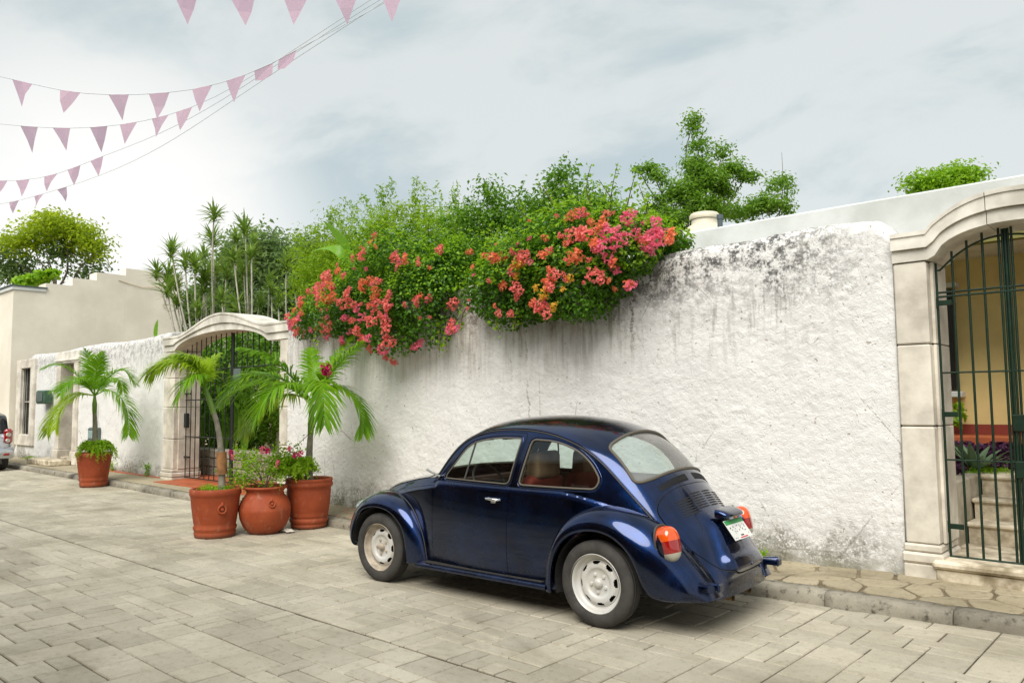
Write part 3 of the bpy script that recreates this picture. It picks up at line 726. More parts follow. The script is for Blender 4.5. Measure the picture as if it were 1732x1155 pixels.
# ---- water tank and vent pipe on the roof
tk = MB(); tk.lathe([(.0, 0), (.56, 0), (.585, .05), (.585, .60), (.57, .66), (.60, .68), (.60, .73), (.52, .83), (.40, .90), (.33, .93), (.33, 1.02), (.31, 1.05), (0, 1.07)], 40)
tank = empty('water_tank', (-7.35, 13.4, 3.755), 0, label='cream plastic water tank with round lid on the roof behind the wall', cat='water tank')
m_tank = mat('tank_plastic', (.66, .60, .46), .6, var=.08)
tk.build('tank_body', m_tank, tank); lidm = MB(); lidm.lathe([(.36, 1.02), (.38, 1.04), (.38, 1.09), (.34, 1.13), (.10, 1.17), (0, 1.175)], 36); lidm.build('tank_lid', m_tank, tank)
tank.location = (-7.06, 13.2, 3.98)
tank.scale = (.74, .74, 1.03)
hbox('tank_plinth', -7.7, -6.4, 12.6, 13.8, 3.75, 3.978, m_white)
vp = MB(); vp.tube([(0, 0, 0), (0, 0, .5)], .05, 14); vp.tube([(0, 0, .49), (0, 0, .53)], .062, 14); o = tag(vp.build('vent_pipe', mat('pipe_grey', (.07, .09, .10), .5)), 'short dark grey vent pipe standing on the roof beside the cream tank', 'pipe'); o.location = (-6.13, 12.0, 3.755); o.scale = (.9, .9, 1.9)

# ---- far left wall: door, window, boxes
dw = empty('doorway', (-22.95, 7.45, 0), 0, label='narrow doorway with stone surround in the far whitewashed wall', cat='doorway')
def dbox(nm, x0, x1, y0, y1, z0, z1, mt, bev=.0, par=dw): c = dw.location; return MB().box(x0-c[0], x1-c[0], y0-c[1], y1-c[1], z0, z1, bev).build(nm, mt, par)
yd = float(Yw(-23)); dbox('jamb_stone', -23.75, -23.45, yd-.07, yd+.55, .48, 2.80, m_lime, .01); dbox('jamb_stone', -22.44, -22.14, yd-.07, yd+.55, .48, 2.80, m_lime, .01)
dbox('lintel', -23.80, -22.09, yd-.075, yd+.5, 2.806, 3.12, m_lime_w, .012); dbox('lintel_moulding', -23.85, -22.04, yd-.11, yd-.08, 2.86, 2.92, m_lime_w, .01)
for a in (-23.78, -22.47): dbox('jamb_base', a, a+.36, yd-.10, yd+.55, .12, .476, m_lime, .015)
dbox('door_panel', -23.44, -22.45, yd+.42, yd+.47, .30, 2.80, m_dark); dbox('sill_step', -23.44, -22.45, yd-.02, yd+.45, .10, .29, m_step, .01)
tag(MB().box(-24.1, -22.3, yd-.62, yd-.12, .118, .26, .02).build('door_step', m_step), 'low worn concrete step on the sidewalk before the far doorway', 'step')
wn = empty('window', (-26.57, 7.5, 0), 0, label='tall narrow window with dark louvred shutter in pale stone frame far left', cat='window'); c = wn.location; yw_ = float(Yw(-26.6))
def wbox(nm, x0, x1, y0, y1, z0, z1, mt, bev=0., par=wn): return MB().box(x0-c[0], x1-c[0], y0-c[1], y1-c[1], z0, z1, bev).build(nm, mt, par)
wbox('frame_stone', -27.42, -27.02, yw_-.08, yw_+.25, .50, 3.06, m_lime, .012); wbox('frame_stone', -26.13, -25.78, yw_-.08, yw_+.25, .50, 3.06, m_lime, .012)
wbox('frame_stone', -27.015, -26.135, yw_-.08, yw_+.25, 2.80, 3.06, m_lime, .012); wbox('frame_stone', -27.015, -26.135, yw_-.08, yw_+.25, .50, .82, m_lime, .012)
m_shut = mat('shutter_green', (.045, .055, .05), .5, var=.2)
wbox('shutter', -27.01, -26.14, yw_+.16, yw_+.18, .82, 2.80, m_dark)
for k in range(38): wbox('louvre', -27.0, -26.15, yw_+.10, yw_+.13, .84+k*.052, .872+k*.052, m_shut)
for k in range(5): wbox('window_bar', -26.95+k*.19, -26.93+k*.19, yw_+.04, yw_+.06, .82, 2.80, m_gate2)
wbox('window_bar', -27.0, -26.14, yw_+.04, yw_+.065, 1.78, 1.81, m_lime)
m_box = mat('meter_green', (.05, .12, .07), .5, var=.3); m_grey = mat('meter_grey', (.10, .13, .12), .5, var=.3)
b = empty('letter_box', (-24.5, 7.42, 0), 0, label='dark green metal box mounted on the far white wall beside the doorway', cat='box')
MB().box(-.33, .33, -.16, .05, 1.72, 2.10, .03).build('case', m_box, b); MB().box(-.26, .26, -.185, -.162, 1.78, 2.04, .015).build('cover', m_grey, b)
b = empty('meter_box', (-20.7, 7.40, 0), 0, label='grey electricity meter box on the far white wall behind the palm pot', cat='meter box')
MB().box(-.20, .26, -.12, .05, .62, 1.12, .03).build('case', m_grey, b); MB().box(-.10, .16, -.145, -.122, .85, 1.04, .012).build('meter_glass', mat('meter_glass', (.25, .36, .36), .2), b)
MB().tube([(.0, -.02, 1.12), (.0, -.02, 1.75)], .02, 8).build('conduit', m_grey, b)

# ---- cream building at the far left, its parapet stepping up away from the street
m_cream = mat('cream_plaster', (.86, .80, .68), .85, var=.10, vs_=.5, hue=(.74, .68, .56), bump=.25, bs=12, bd=.006)
cb = empty('building', (-28, 9, 0), 0, label='cream plastered building with stepped parapet beyond the far white wall', cat='building')
steps_ = [(7.40, 8.30, 5.30), (8.30, 9.08, 5.60), (9.08, 9.82, 5.86), (9.82, 10.76, 6.13), (10.76, 12.75, 6.38)]
for k, (a, b_, zt_) in enumerate(steps_):
    mb = MB(); mb.box(-.45 if k else -14, .2, a-9+(.0 if k == 0 else .001), b_-9, 0, zt_, .0)
    if k: # concave sweep up to the next level
        r_ = .24; pts = [(a-9, zt_-.26)]+[(a-9+r_*(1-math.cos(t)) -r_, zt_-.26+.26*math.sin(t)) for t in np.linspace(0, PI/2, 6)]
    mb.build('parapet_wall' if k else 'front_wall', m_cream, cb)
MB().box(-14, .235, -1.66, -.69, 5.302, 5.42, .012).build('cornice', m_white, cb); MB().box(-14, .26, -1.70, -.66, 5.422, 5.455, .0).build('roof_edge', m_grey, cb)
MB().box(-14, -.46, -1.0, 3.5, 4.6, 4.8).build('roof', m_cream, cb)
MB().tube([(.215, 1.72-.2, 5.93), (.225, 1.9, 5.84), (.23, 2.3, 5.76), (.23, 2.8, 5.82), (.22, 3.2, 5.92), (.23, 3.22, 5.6), (.23, 3.05, 5.15), (.23, 3.3, 5.0)], .010, 6).build('cable', mat('cable_brown', (.50, .38, .25), .7), cb)
MB().box(-1.4, -1.0, -1.64-.12, -1.602, 1.9, 2.2, .03).build('wall_lamp', m_grey, cb)

# ---- inside the wide gateway
tf = MB(); tf.box(-20, -12.0, 7.25, 9.5, .02, .135, .01); tf.box(-15.95, -12.05, 6.8, 7.249, .02, .132, .0); tag(tf.build('gateway_floor', m_redf), kind='structure')
for x0, x1, nm in ((-16.5, -12.3, ''),):
    pw = empty('planter_wall', (-16.4, 8.3, 0), 0, label='low rough stone planter wall inside the wide arched gateway', cat='wall')
    mp = mat('planter_stone', (.38, .34, .27), .9, var=.35, vs_=6, bump=.7, bs=22, bd=.01); pr2 = random.Random(2)
    for r0 in range(3):
        x = -3.4
        while x < 4.2:
            w = pr2.uniform(.3, .6); MB().box(x, x+w-.015, -.15+pr2.uniform(-.015, .015), .2, .13+r0*.19, .13+r0*.19+.18, .02).build('stone', mp, pw); x += w
lg = empty('iron_gate', (-14.0, 7.45, .13), 0, label='tall black iron bar gate and grille standing in the wide left archway', cat='gate')
def lt(x): return float(li(x))-.02
for k in range(20):
    x = -15.94+k*.205
    if x > -12.02: break
    leaf = x < -14.05
    bar(x, 7.45, .16 if leaf else 2.35, x, 7.45, max(2.74, lt(x)), .011, 'bar', lg, m_gate2, 6)
    if not leaf and k < 17: bar(-12.06, 7.55+(k-9)*.19, .16, -12.06, 7.55+(k-9)*.19, 2.3, .011, 'bar', lg, m_gate2, 6)
bar(-14.02, 7.45, .13, -14.02, 7.45, 3.02, .03, 'post', lg, m_gate2)
for z in (.17, 1.0, 1.75, 2.35): bar(-15.97, 7.45, z, -14.02, 7.45, z, .012, 'rail', lg, m_gate2)
bar(-14.0, 7.45, 2.35, -12.0, 7.45, 2.35, .012, 'rail', lg, m_gate2)
for z in (.17, 1.0, 2.3): bar(-12.06, 7.5, z, -12.06, 9.0, z, .012, 'rail', lg, m_gate2)
for z in (.45, 1.75): MB().box(-1.98, -1.76, -.02, .02, z-.02, z+.02, .005).build('hinge', m_gate2, lg)
MB().box(-1.97, -1.87, -.04, .04, 1.05, 1.35, .01).build('lock_box', m_gate2, lg)
MB().box(-.02, .28, -.01, .01, 1.95, 2.2, .003).build('sign_plate', m_grey, lg)
iw = MB(); iw.box(-27.4, -11.2, 12.9, 13.1, 0, 3.3); tag(iw.build('courtyard_wall', mat('courtyard_cream', (.66, .58, .38), .85, var=.1)), 'cream courtyard wall deep inside the wide gateway', 'wall')
iw = MB(); iw.box(-15.9, -15.0, 9.5, 9.7, .0, 2.7); tag(iw.build('side_wall', m_cream), 'short cream wall end in the courtyard behind the wide gateway', 'wall')
# ---- houses on the photographer's side of the street
op = empty('row_of_houses', (-10, -1.8, 0), 0, label='ochre one-storey house front across the street from the white wall', cat='house')
m_och = mat('ochre_plaster', (.17, .095, .055), .88, var=.2, vs_=1.)
MB().box(-32, 14, -.9, .0, 0, 4.4).build('wall', m_och, op); MB().box(-32, 14, -.95, .06, 4.402, 4.6, .02).build('cornice', m_white, op)
for k in range(9):
    x = -28+k*4.6; MB().box(x, x+1.1, .002, .03, .15 if k % 2 else .9, 2.7).build('door' if k % 2 else 'window', m_dark, op); MB().box(x-.12, x+1.22, .031, .06, 2.7, 2.9, .01).build('lintel', m_lime, op)
tag(MB().box(-60, 12, -1.8, -.35, -.05, .12, .02).build('near_sidewalk', m_side), kind='structure')
# ================================================================== THE OLD BLUE CAR
def paint_mat():
    m = bpy.data.materials.new('navy_paint'); m.use_nodes = True; T = NT(m.node_tree); p = T.n['Principled BSDF']
    oc = T.add('ShaderNodeTexCoord').outputs['Object']
    f = T.ramp(T.noise(oc, 3.0, 5, .65), .35, .7); fl = T.noise(oc, 900, 2, .5)
    z = T.xyz(oc)[2]; dust = T.math('MULTIPLY', T.ramp(z, .62, .18), T.ramp(T.noise(oc, 7, 5, .65), .35, .7), True)
    c = T.mix(f, (.0012, .0110, .052), (.0026, .024, .108)); c = T.mix(T.math('MULTIPLY', dust, .12), c, (.10, .085, .07))
    T.l.new(c, p.inputs['Base Color']); p.inputs['Metallic'].default_value = 1.0
    r = T.math('ADD', T.math('MULTIPLY', f, .1), .20); r = T.math('ADD', r, T.math('MULTIPLY', dust, .3)); T.l.new(r, p.inputs['Roughness'])
    p.inputs['Coat Weight'].default_value = 1.; p.inputs['Coat IOR'].default_value = 1.5
    T.l.new(T.math('ADD', T.math('MULTIPLY', T.ramp(T.noise(oc, 9, 6, .7), .3, .8), .10), T.math('ADD', T.math('MULTIPLY', dust, .35), .03)), p.inputs['Coat Roughness'])
    b = T.add('ShaderNodeBump'); b.inputs['Strength'].default_value = .10; b.inputs['Distance'].default_value = .002
    T.l.new(T.noise(oc, 6, 3, .5), b.inputs['Height']); T.l.new(b.outputs[0], p.inputs['Coat Normal']); T.l.new(b.outputs[0], p.inputs['Normal'])
    return m
m_paint = paint_mat()
m_rub = mat('car_rubber', (.045, .042, .038), .6, bump=.3, bs=60, bd=.001)
m_tyre = mat('tyre_rubber', (.045, .042, .038), .82, var=.35, vs_=9, bump=.3, bs=200, bd=.001)
m_seal = mat('window_rubber', (.105, .092, .07), .6)
m_rim = mat('rim_silver', (.54, .54, .52), .42, .1, var=.2, vs_=9, hue=(.56, .54, .49))
m_rimd = mat('rim_dusty', (.42, .36, .28), .6, .1, var=.3, vs_=14)
m_chrome = mat('chrome', (.75, .75, .74), .18, 1.)
m_black = mat('underbody', (.012, .012, .012), .85)
m_cloth = mat('seat_cloth', (.26, .15, .09), .9, var=.25, vs_=8, bump=.4, bs=90, bd=.003)
m_clothr = mat('seat_red', (.26, .035, .022), .85, var=.25, vs_=8)
m_trim = mat('inner_trim', (.085, .038, .028), .8, var=.2)
m_head = mat('headliner', (.22, .17, .12), .9)
m_glass = glass_mat('car_glass', (.80, .89, .85), 1.5)
m_glassr = glass_mat('rear_glass', (.70, .80, .77), 2.1, .02, .22)
m_org = mat('lamp_orange', (.72, .085, .004), .12, coat=1, spec=.6)
m_red = mat('lamp_red', (.28, .003, .003), .12, coat=1, spec=.6)
m_clr = mat('lamp_clear', (.42, .40, .33), .15, coat=1)
m_rust = mat('exhaust_metal', (.17, .11, .045), .6, .3, var=.4, vs_=20)

CP1 = np.array([(1.84, .40), (1.83, .55), (1.74, .71), (1.52, .845), (1.20, .93), (.90, .985), (.66, 1.02)])
CG1 = np.array([(1.70, .30, .42), (1.66, .36, .56), (1.56, .41, .68), (1.38, .46, .80), (1.12, .53, .885), (.83, .595, .945), (.535, .655, .99)])
CP2 = np.array([(.66, 1.02), (.50, 1.19), (.335, 1.375), (.12, 1.478), (-.15, 1.517), (-.45, 1.527), (-.75, 1.508), (-1.0, 1.462), (-1.22, 1.375), (-1.425, 1.23), (-1.59, 1.05), (-1.74, .86), (-1.875, .68), (-1.975, .50), (-2.02, .38), (-2.03, .25)])
CG2 = np.array([(.535, .655, .99), (.385, .625, 1.18), (.225, .59, 1.315), (.03, .572, 1.385), (-.2, .565, 1.412), (-.47, .565, 1.408), (-.74, .57, 1.365), (-.97, .575, 1.285), (-1.14, .575, 1.18), (-1.28, .57, 1.055), (-1.42, .555, .915), (-1.57, .53, .76), (-1.715, .50, .60), (-1.84, .475, .45), (-1.94, .46, .34), (-1.99, .45, .25)])
def _tab(P, G):
    d = np.r_[0, np.cumsum(np.linalg.norm(np.diff(P, axis=0), axis=1))]; q = np.linspace(0, d[-1], 600)
    return q, spline(P, t=d, tq=q), spline(G, t=d, tq=q), d
TB1, TB2 = _tab(CP1, CG1), _tab(CP2, CG2)
def top_fn(tb, bulge=None, kk=.93):
    q, P, G, d = tb
    def f(y, L):
        y = np.asarray(y, float); L = np.clip(np.asarray(L, float), q[0], q[-1])
        px, pz = np.interp(L, q, P[:, 0]), np.interp(L, q, P[:, 1])
        gx, gy, gz = (np.interp(L, q, G[:, i]) for i in range(3))
        w = np.clip(y/gy, -1.04, 1.04); ph = (1-np.sqrt(1-kk**2*w*w))/(1-math.sqrt(1-kk**2))
        x = px+(gx-px)*ph; z = pz+(gz-pz)*ph
        if bulge is not None:
            b = bulge(y, L); tx = np.gradient(P[:, 0], q); tz = np.gradient(P[:, 1], q)
            nx, nz = np.interp(L, q, tz), -np.interp(L, q, tx); s = np.sign(nz+1e-9); s = np.where(np.abs(nz) < .02, 1, s)
            nx, nz = -nx*-1, nz
            x = x+b*nx*-1*-1; z = z+b*nz
        return np.stack([x, y, z], -1)
    return f
def z2L(z): # rear half of the centre line: height -> arclength
    q, P = TB2[0], TB2[1]; m = q > TB2[3][5]
    return np.interp(-np.asarray(z, float), -P[m, 1], q[m])
def lid_bulge(y, L):
    z = np.interp(L, TB2[0], TB2[1][:, 1]); z = np.where(L < TB2[3][5], 2., z)
    a = 1-sst(np.abs(y), .13+.09*sst(z, .8, .45), .25+.06*sst(z, .8, .45))
    c = sst(z, .365, .43)*(1-sst(z, .66, .86)); c2 = 1-.25*sst(z, .47, .53)
    lidm = 0
    return .070*a*c*c2
F_top1 = top_fn(TB1); F_top2 = top_fn(TB2, lid_bulge)
# side wall of the body: y as a function of (x, z)
_gs = np.concatenate([TB1[2], TB2[2][1:]]); _gs = _gs[np.argsort(_gs[:, 0])]
def zg(x): return np.interp(x, _gs[:, 0], _gs[:, 2])
def yg(x): return np.interp(x, _gs[:, 0], _gs[:, 1])
_yb = np.array([(-1.9, .44), (-1.8, .475), (-1.6, .535), (-1.4, .59), (-1.2, .635), (-1.0, .67), (-.7, .697), (-.3, .71), (.1, .705), (.45, .682), (.6, .667), (.85, .62), (1.15, .55), (1.4, .48), (1.8, .34)])
_ybq = np.linspace(-1.9, 1.8, 300); _ybv = spline(_yb[:, 1:], t=_yb[:, 0], tq=_ybq)[:, 0]
def zbelt(x):
    g = zg(x); zb = .955-.010*sst(-x, -.5, .8)-.155*sst(-x, .75, 1.7); return .5*(zb+g-.05)-.5*np.sqrt((zb-g+.05)**2+.0006)
BELT = [[(x, float(zbelt(x))+k) for x in np.linspace(1.5, -1.8, 160)] for k in (.0165, .004, -.010, -.024, -.038, -.052)]
def F_side(x, z, sgn=1):
    x = np.asarray(x, float); z = np.asarray(z, float)
    yb = np.interp(x, _ybq, _ybv); g = zg(x); y1 = yg(x)
    zb = zbelt(x)
    tau = np.clip((z-zb)/(g-zb), 0, 1); yu = yb-.006+(y1-yb+.006)*tau**1.3
    tl = np.clip((zb-z)/(zb-.2), 0, 1); yl_ = yb+.016*np.sin(tl*PI*.8)-.03*tl**3
    sh = sst(zb-z, -.015, .045)*.012*sst(g-z, .04, .1)
    y = np.where(z > zb, yu, yl_)+sh
    return np.stack([x, sgn*y, z], -1)

def build_car():
    car = empty('car', (-4.7108, 5.4065, 0), PI+R(2.9), label='dark navy blue rounded old two-door car without rear bumper parked by the white wall', cat='car')
    WF, WR = (1.225, .312), (-1.19, .312)
    # ---- outlines
    door = round_poly([(.563, .215), (.563, .985), (.50, 1.03), (.255, 1.315), (.02, 1.375), (-.20, 1.392), (-.435, 1.389), (-.345, .95), (-.315, .60), (-.315, .235)], [.05, .02, .04, .12, .1, .2, .03, .25, .2, .05])
    fwin = round_poly([(.415, .985), (.405, 1.02), (.19, 1.29), (.0, 1.335), (-.19, 1.352), (-.388, 1.350), (-.325, .975)], [.03, .03, .10, .1, .2, .035, .05])
    qwin = round_poly([(-.418, .975), (-.49, 1.345), (-.74, 1.335), (-.95, 1.265), (-1.08, 1.165), (-1.155, 1.05), (-1.12, .975)], [.05, .05, .2, .2, .2, .1, .08])
    gg = [(x, zg(x)) for x in np.linspace(1.55, -1.84, 90)]
    arcF = [(WF[0]+.385*math.cos(a), WF[1]+.385*math.sin(a)) for a in np.linspace(R(190), R(-10), 24)]
    arcR = [(WR[0]+.385*math.cos(a), WR[1]+.385*math.sin(a)) for a in np.linspace(R(190), R(-15), 24)]
    side = [(1.55, zg(1.55)-.01)]+[(x, z) for x, z in gg[1:]]+[(-1.84, .22), (-1.60, .20)]+arcR+[(-.80, .20), (.80, .20)]+arcF
    # inward facing sides need mirrored windings
    Vs, Ts, Ns = [], [], []; b = 0; MI = []
    def put(V, T, N, mi=0):
        nonlocal b
        V, T, N = drop_unused(V, T, N); Vs.append(V); Ns.append(N); Ts.append(T+b); b += len(V); MI.extend([mi]*len(T))
    for sg in (1, -1):
        V, T, N = panel(side, [offset_poly(door, -.004)[::-1], qwin], lambda x, z: F_side(x, z, sg), .0135, .012, flip=(sg == 1), feat=BELT)
        put(V, T, N)
    q2, P2, G2, d2 = TB2; gw = lambda L: np.interp(L, q2, G2[:, 1])
    rw = round_poly([(.475, z2L(1.398)), (-.475, z2L(1.398)), (-.51, z2L(1.135)), (-.40, z2L(1.112)), (.40, z2L(1.112)), (.51, z2L(1.135))], [.06, .06, .06, .2, .2, .06])
    ws = round_poly([(.565, .045), (.50, d2[2]-.03), (-.50, d2[2]-.03), (-.565, .045)], [.07, .09, .09, .07])
    lid = round_poly([(.30, z2L(1.005)), (-.30, z2L(1.005)), (-.50, z2L(.955)), (-.475, z2L(.66)), (-.28, z2L(.395)), (.28, z2L(.395)), (.475, z2L(.66)), (.50, z2L(.955))], [.2, .2, .11, .4, .22, .22, .4, .11])
    Lq = np.linspace(0, q2[-1], 160)
    outl = [(gw(l), l) for l in Lq]+[(-gw(l), l) for l in Lq[::-1]]
    put(*panel(outl, [ws, rw, offset_poly(lid, -.006)], F_top2, .018, .012, flip=False))
    # hood surround and nose panel
    q1, P1, G1, d1 = TB1; gw1 = lambda L: np.interp(L, q1, G1[:, 1])
    L1 = np.linspace(0, q1[-1], 60); o1 = [(gw1(l), l) for l in L1]+[(-gw1(l), l) for l in L1[::-1]]
    hood = [(gw1(l)-.012, l) for l in np.linspace(.13, q1[-1]-.10, 40)]; hood = hood+[(-x, l) for x, l in hood[::-1]]
    hood = round_poly(hood[::1], 0)
    put(*panel(o1, [offset_poly(hood, -.005)], F_top1, .03, .01, flip=False))
    me = mesh('body', np.concatenate(Vs), np.concatenate(Ts), m_paint, smooth=True, normals=np.concatenate(Ns))
    body = link('body', me, car)
    def pobj(name, outline, holes, fn, mt, par, h=.022, th=.012, flip=False, feat=()):
        V, T, N = drop_unused(*panel(outline, holes, fn, h, th, flip=flip, feat=feat)); return link(name, mesh(name, V, T, mt, smooth=True, normals=N), par)
    hd = pobj('hood', hood, [], lambda y, l: F_top1(y, l)+np.array([0, 0, .006]), m_paint, car)
    ld = pobj('engine_lid', lid, [], F_top2, m_paint, car, .018)
    for sg in (1, -1):
        fs = lambda x, z: F_side(x, z, sg)
        dr = pobj('door', door, [fwin], fs, m_paint, car, .0135, flip=(sg == 1), feat=BELT)
        ins = lambda x, z, k=.008: F_side(x, z, sg)-np.array([0, sg*k, 0])
        # front window: pane, divider bar, seal
        pobj('window_pane', fwin, [], ins, m_glass, dr, .04, 0, flip=(sg == 1))
        qp = pobj('quarter_window', qwin, [], ins, m_glass, car, .04, 0, flip=(sg == 1))
        def seal(poly, r, mt, name, par, off=0.):
            pts = fs(poly[:, 0], poly[:, 1])+np.array([0, sg*off, 0]); pts = [tuple(p) for p in pts]+[tuple(pts[0])]
            MB().tube(pts, r, 8, caps=False).build(name, mt, par)
        fw_ = resample(fwin, .03); qw_ = resample(qwin, .03)
        seal(offset_poly(fw_, .004), .006, m_seal, 'window_seal', dr); seal(offset_poly(qw_, .005), .008, m_seal, 'window_seal', car)
        seal(offset_poly(fw_, -.016), .007, m_paint, 'window_moulding', dr, -.001); seal(offset_poly(qw_, -.016), .007, m_paint, 'window_moulding', car, -.001)
        a = fs(np.array([.175, .12]), np.array([.99, 1.315]))
        MB().tube([tuple(a[0]), tuple(a[1])], .008, 8).build('divider_bar', m_rub, dr)
        # door card, inner trim
        card = [(.52, .26), (.52, .955), (-.36, .955), (-.31, .26)]
        pobj('door_card', card, [], lambda x, z: F_side(x, z, sg)-np.array([0, sg*.045, 0]), m_trim, dr, .06, .01, flip=(sg == 1))
        card2 = [(-.37, .24), (-.42, .955), (-1.28, .955), (-1.28, .70), (-.82, .70), (-.80, .24)]
        pobj('quarter_trim', card2, [], lambda x, z: F_side(x, z, sg)-np.array([0, sg*.045, 0]), m_trim, car, .06, .01, flip=(sg == 1))
        bp = [(-.335, .95), (-.415, .95), (-.49, 1.37), (-.40, 1.37)]
        pobj('inner_pillar', bp, [], lambda x, z: F_side(x, z, sg)-np.array([0, sg*.03, 0]), m_head, car, .06, .012, flip=(sg == 1))
        # door handle
        hp = MB(); yy = float(F_side(-.19, .85)[1])
        hp.tube([(-.255, sg*(yy+.005), .852), (-.25, sg*(yy+.030), .853), (-.19, sg*(yy+.038), .855), (-.13, sg*(yy+.034), .857), (-.118, sg*(yy+.02), .857), (-.115, sg*(yy+.002), .857)], [.010, .011, .012, .011, .009, .009], 8)
        hp.box(-.215, -.165, min(sg*(yy-.005), sg*(yy+.018)), max(sg*(yy-.005), sg*(yy+.018)), .822, .842, .004)
        hp.build('door_handle', m_chrome, dr)
        # gutter
        gl_ = TB2[2][(q2 > .02) & (q2 < d2[11]+.02)][::8]
        MB().tube([(p[0], sg*(p[1]+.004), p[2]) for p in gl_], .0055, 8).build('rain_gutter', m_rub, car)
        MB().tube([(p[0], sg*(p[1]-.006), p[2]+.011) for p in gl_], .006, 8).build('gutter_lip', m_paint, car)
        # mirror
        mb = MB(); mb.tube([(.50, sg*.66, 1.0), (.52, sg*.69, 1.015), (.53, sg*.71, 1.03)], [.012, .009, .008], 8)
        mb.tube([(.53, sg*.71, 1.025), (.575, sg*.75, 1.062)], [.008, .012], 12)
        mb.build('wing_mirror', m_chrome, car)
    # ---- fenders
    rA = [(-.70, .665, .205), (-.728, .665, .42), (-.81, .66, .62), (-.95, .65, .775), (-1.15, .625, .855), (-1.35, .59, .85), (-1.54, .55, .785), (-1.71, .51, .665), (-1.86, .475, .50), (-1.96, .45, .36), (-2.01, .43, .27)]
    rB = [(-.785, .775, .195), (-.795, .785, .36), (-.855, .79, .53), (-.99, .795, .655), (-1.19, .795, .70), (-1.38, .795, .66), (-1.51, .785, .54), (-1.57, .77, .40), (-1.635, .735, .285), (-1.79, .67, .258), (-1.975, .56, .262)]
    fA = [(.645, .67, .22), (.69, .67, .42), (.80, .655, .62), (.98, .62, .755), (1.22, .57, .815), (1.46, .50, .785), (1.64, .44, .68), (1.76, .39, .54), (1.80, .36, .40), (1.78, .34, .28)]
    fB = [(.85, .745, .215), (.84, .765, .38), (.885, .775, .53), (1.02, .78, .645), (1.22, .78, .685), (1.42, .775, .645), (1.55, .76, .53), (1.63, .735, .38), (1.655, .69, .29), (1.68, .60, .26)]
    def fender(name, A, B, sg, pw=.80, qw=.72):
        nu, nv = 90, 26; t = np.linspace(0, 1, len(A)); tq = np.linspace(0, 1, nu)
        a = spline(A, t=t, tq=tq); c = spline(B, t=t, tq=tq); v = np.linspace(0, 1, nv)
        fx = 1-np.cos(v*PI/2)**(2*pw/1.0*.62); fy = np.sin(v*PI/2)**(2*qw*.62)
        S = np.zeros((nu, nv, 3))
        for k in (0, 2): S[:, :, k] = a[:, k, None]+(c[:, k]-a[:, k])[:, None]*fx
        S[:, :, 1] = a[:, 1, None]+(c[:, 1]-a[:, 1])[:, None]*fy
        # rolled lip inwards
        l1 = c.copy(); l1[:, 1] -= .02; l2 = c.copy(); l2[:, 1] -= .035
        ctr = np.array([A[4][0], 0, .31]); dd = l2-ctr; dd[:, 1] = 0; dd /= np.linalg.norm(dd, axis=1)[:, None]; l2 += dd*.02
        S = np.concatenate([S, l1[:, None], l2[:, None]], 1); nv += 2
        # blend start into the body
        s0 = a.copy(); s0[:, 1] -= .05; S = np.concatenate([s0[:, None], S], 1); nv += 1
        S[:, :, 1] *= sg
        V = S.reshape(-1, 3); i, j = np.meshgrid(np.arange(nu-1), np.arange(nv-1), indexing='ij')
        Fq = np.stack([i*nv+j, i*nv+j+1, (i+1)*nv+j+1, (i+1)*nv+j], -1).reshape(-1, 4)
        if sg == 1: Fq = Fq[:, ::-1]
        o = link(name, mesh(name, V, np.ascontiguousarray(Fq), m_paint, smooth=True), car)
        sm = o.modifiers.new('thickness', 'SOLIDIFY'); sm.thickness = .006; sm.offset = -1
        MB().tube([(p[0], sg*(p[1]+.004), p[2]) for p in a[2:-2:3]], .005, 6).build('fender_beading', m_rub, o)
        return o, S
    fr = {}
    for sg in (1, -1):
        fr[sg] = fender('rear_fender', rA, rB, sg); fender('front_fender', fA, fB, sg)
        # running board
        rb = MB(); prof = round_poly([(.655, .205), (.655, .250), (.745, .248), (.775, .238), (.775, .205)], [.0, .008, .01, .02, .01], 4)
        rb.prism([tuple(p) for p in prof], .70, -.745, lambda u, v, d: (d, sg*(u+.012*(d < 0)), v+.004*(d < 0)), smooth=False)
        r_ = rb.build('running_board', m_paint, car)
        mm = MB()
        for k in range(9): mm.box(-.68, .64, *sorted((sg*(.675+k*.008), sg*(.679+k*.008))), .2515, .2545)
        mm.build('rubber_mat', m_rub, r_)
    # ---- wheels
    def wheel(x, sg, y, dusty):
        w = MB(); R0 = .312
        tp = [(.210, -.055), (.217, -.070), (.235, -.082), (.265, -.083), (.290, -.074), (.303, -.062), (.3115, -.050), (.3115, -.034), (.304, -.033), (.304, -.028), (.312, -.027), (.3125, -.010), (.305, -.009), (.305, -.003), (.3125, -.002)]
        tp = tp+[(r, -h) for r, h in tp[::-1]]
        w.lathe(tp, 72, axis='y'); ty = w.build('tyre', m_tyre, None)
        r = MB()
        # outward = -y in lathe local before mirroring: h is the y value
        prof = [(.203, .072), (.208, .068), (.203, .060), (.195, .056), (.190, .040), (.182, .020), (.172, .013), (.162, .011)]
        r.lathe(prof, 72, axis='y'); r.lathe([(.206, .066), (.206, -.06), (.18, -.06)], 48, axis='y')
        disc = [(.158, .012), (.150, .018), (.143, .028), (.134, .033), (.118, .034), (.106, .033), (.098, .026), (.090, .020), (.083, .018)]
        rm = r.build('rim', m_rimd if dusty else m_rim, None)
        d = MB(); n = 96
        V = []; F = []
        # disc with eight oval slots
        rr = [.160, .152, .146, .138, .131, .124, .116, .106, .098, .090, .083, .060, .045, .030]
        hh = np.interp(rr, sorted([a for a, _ in disc]+[.03]), [h for _, h in sorted(disc+[(.03, .018)])])
        for i, (a, h) in enumerate(zip(rr, hh)):
            for k in range(n): t = 2*PI*k/n; V.append((a*math.cos(t), h, a*math.sin(t)))
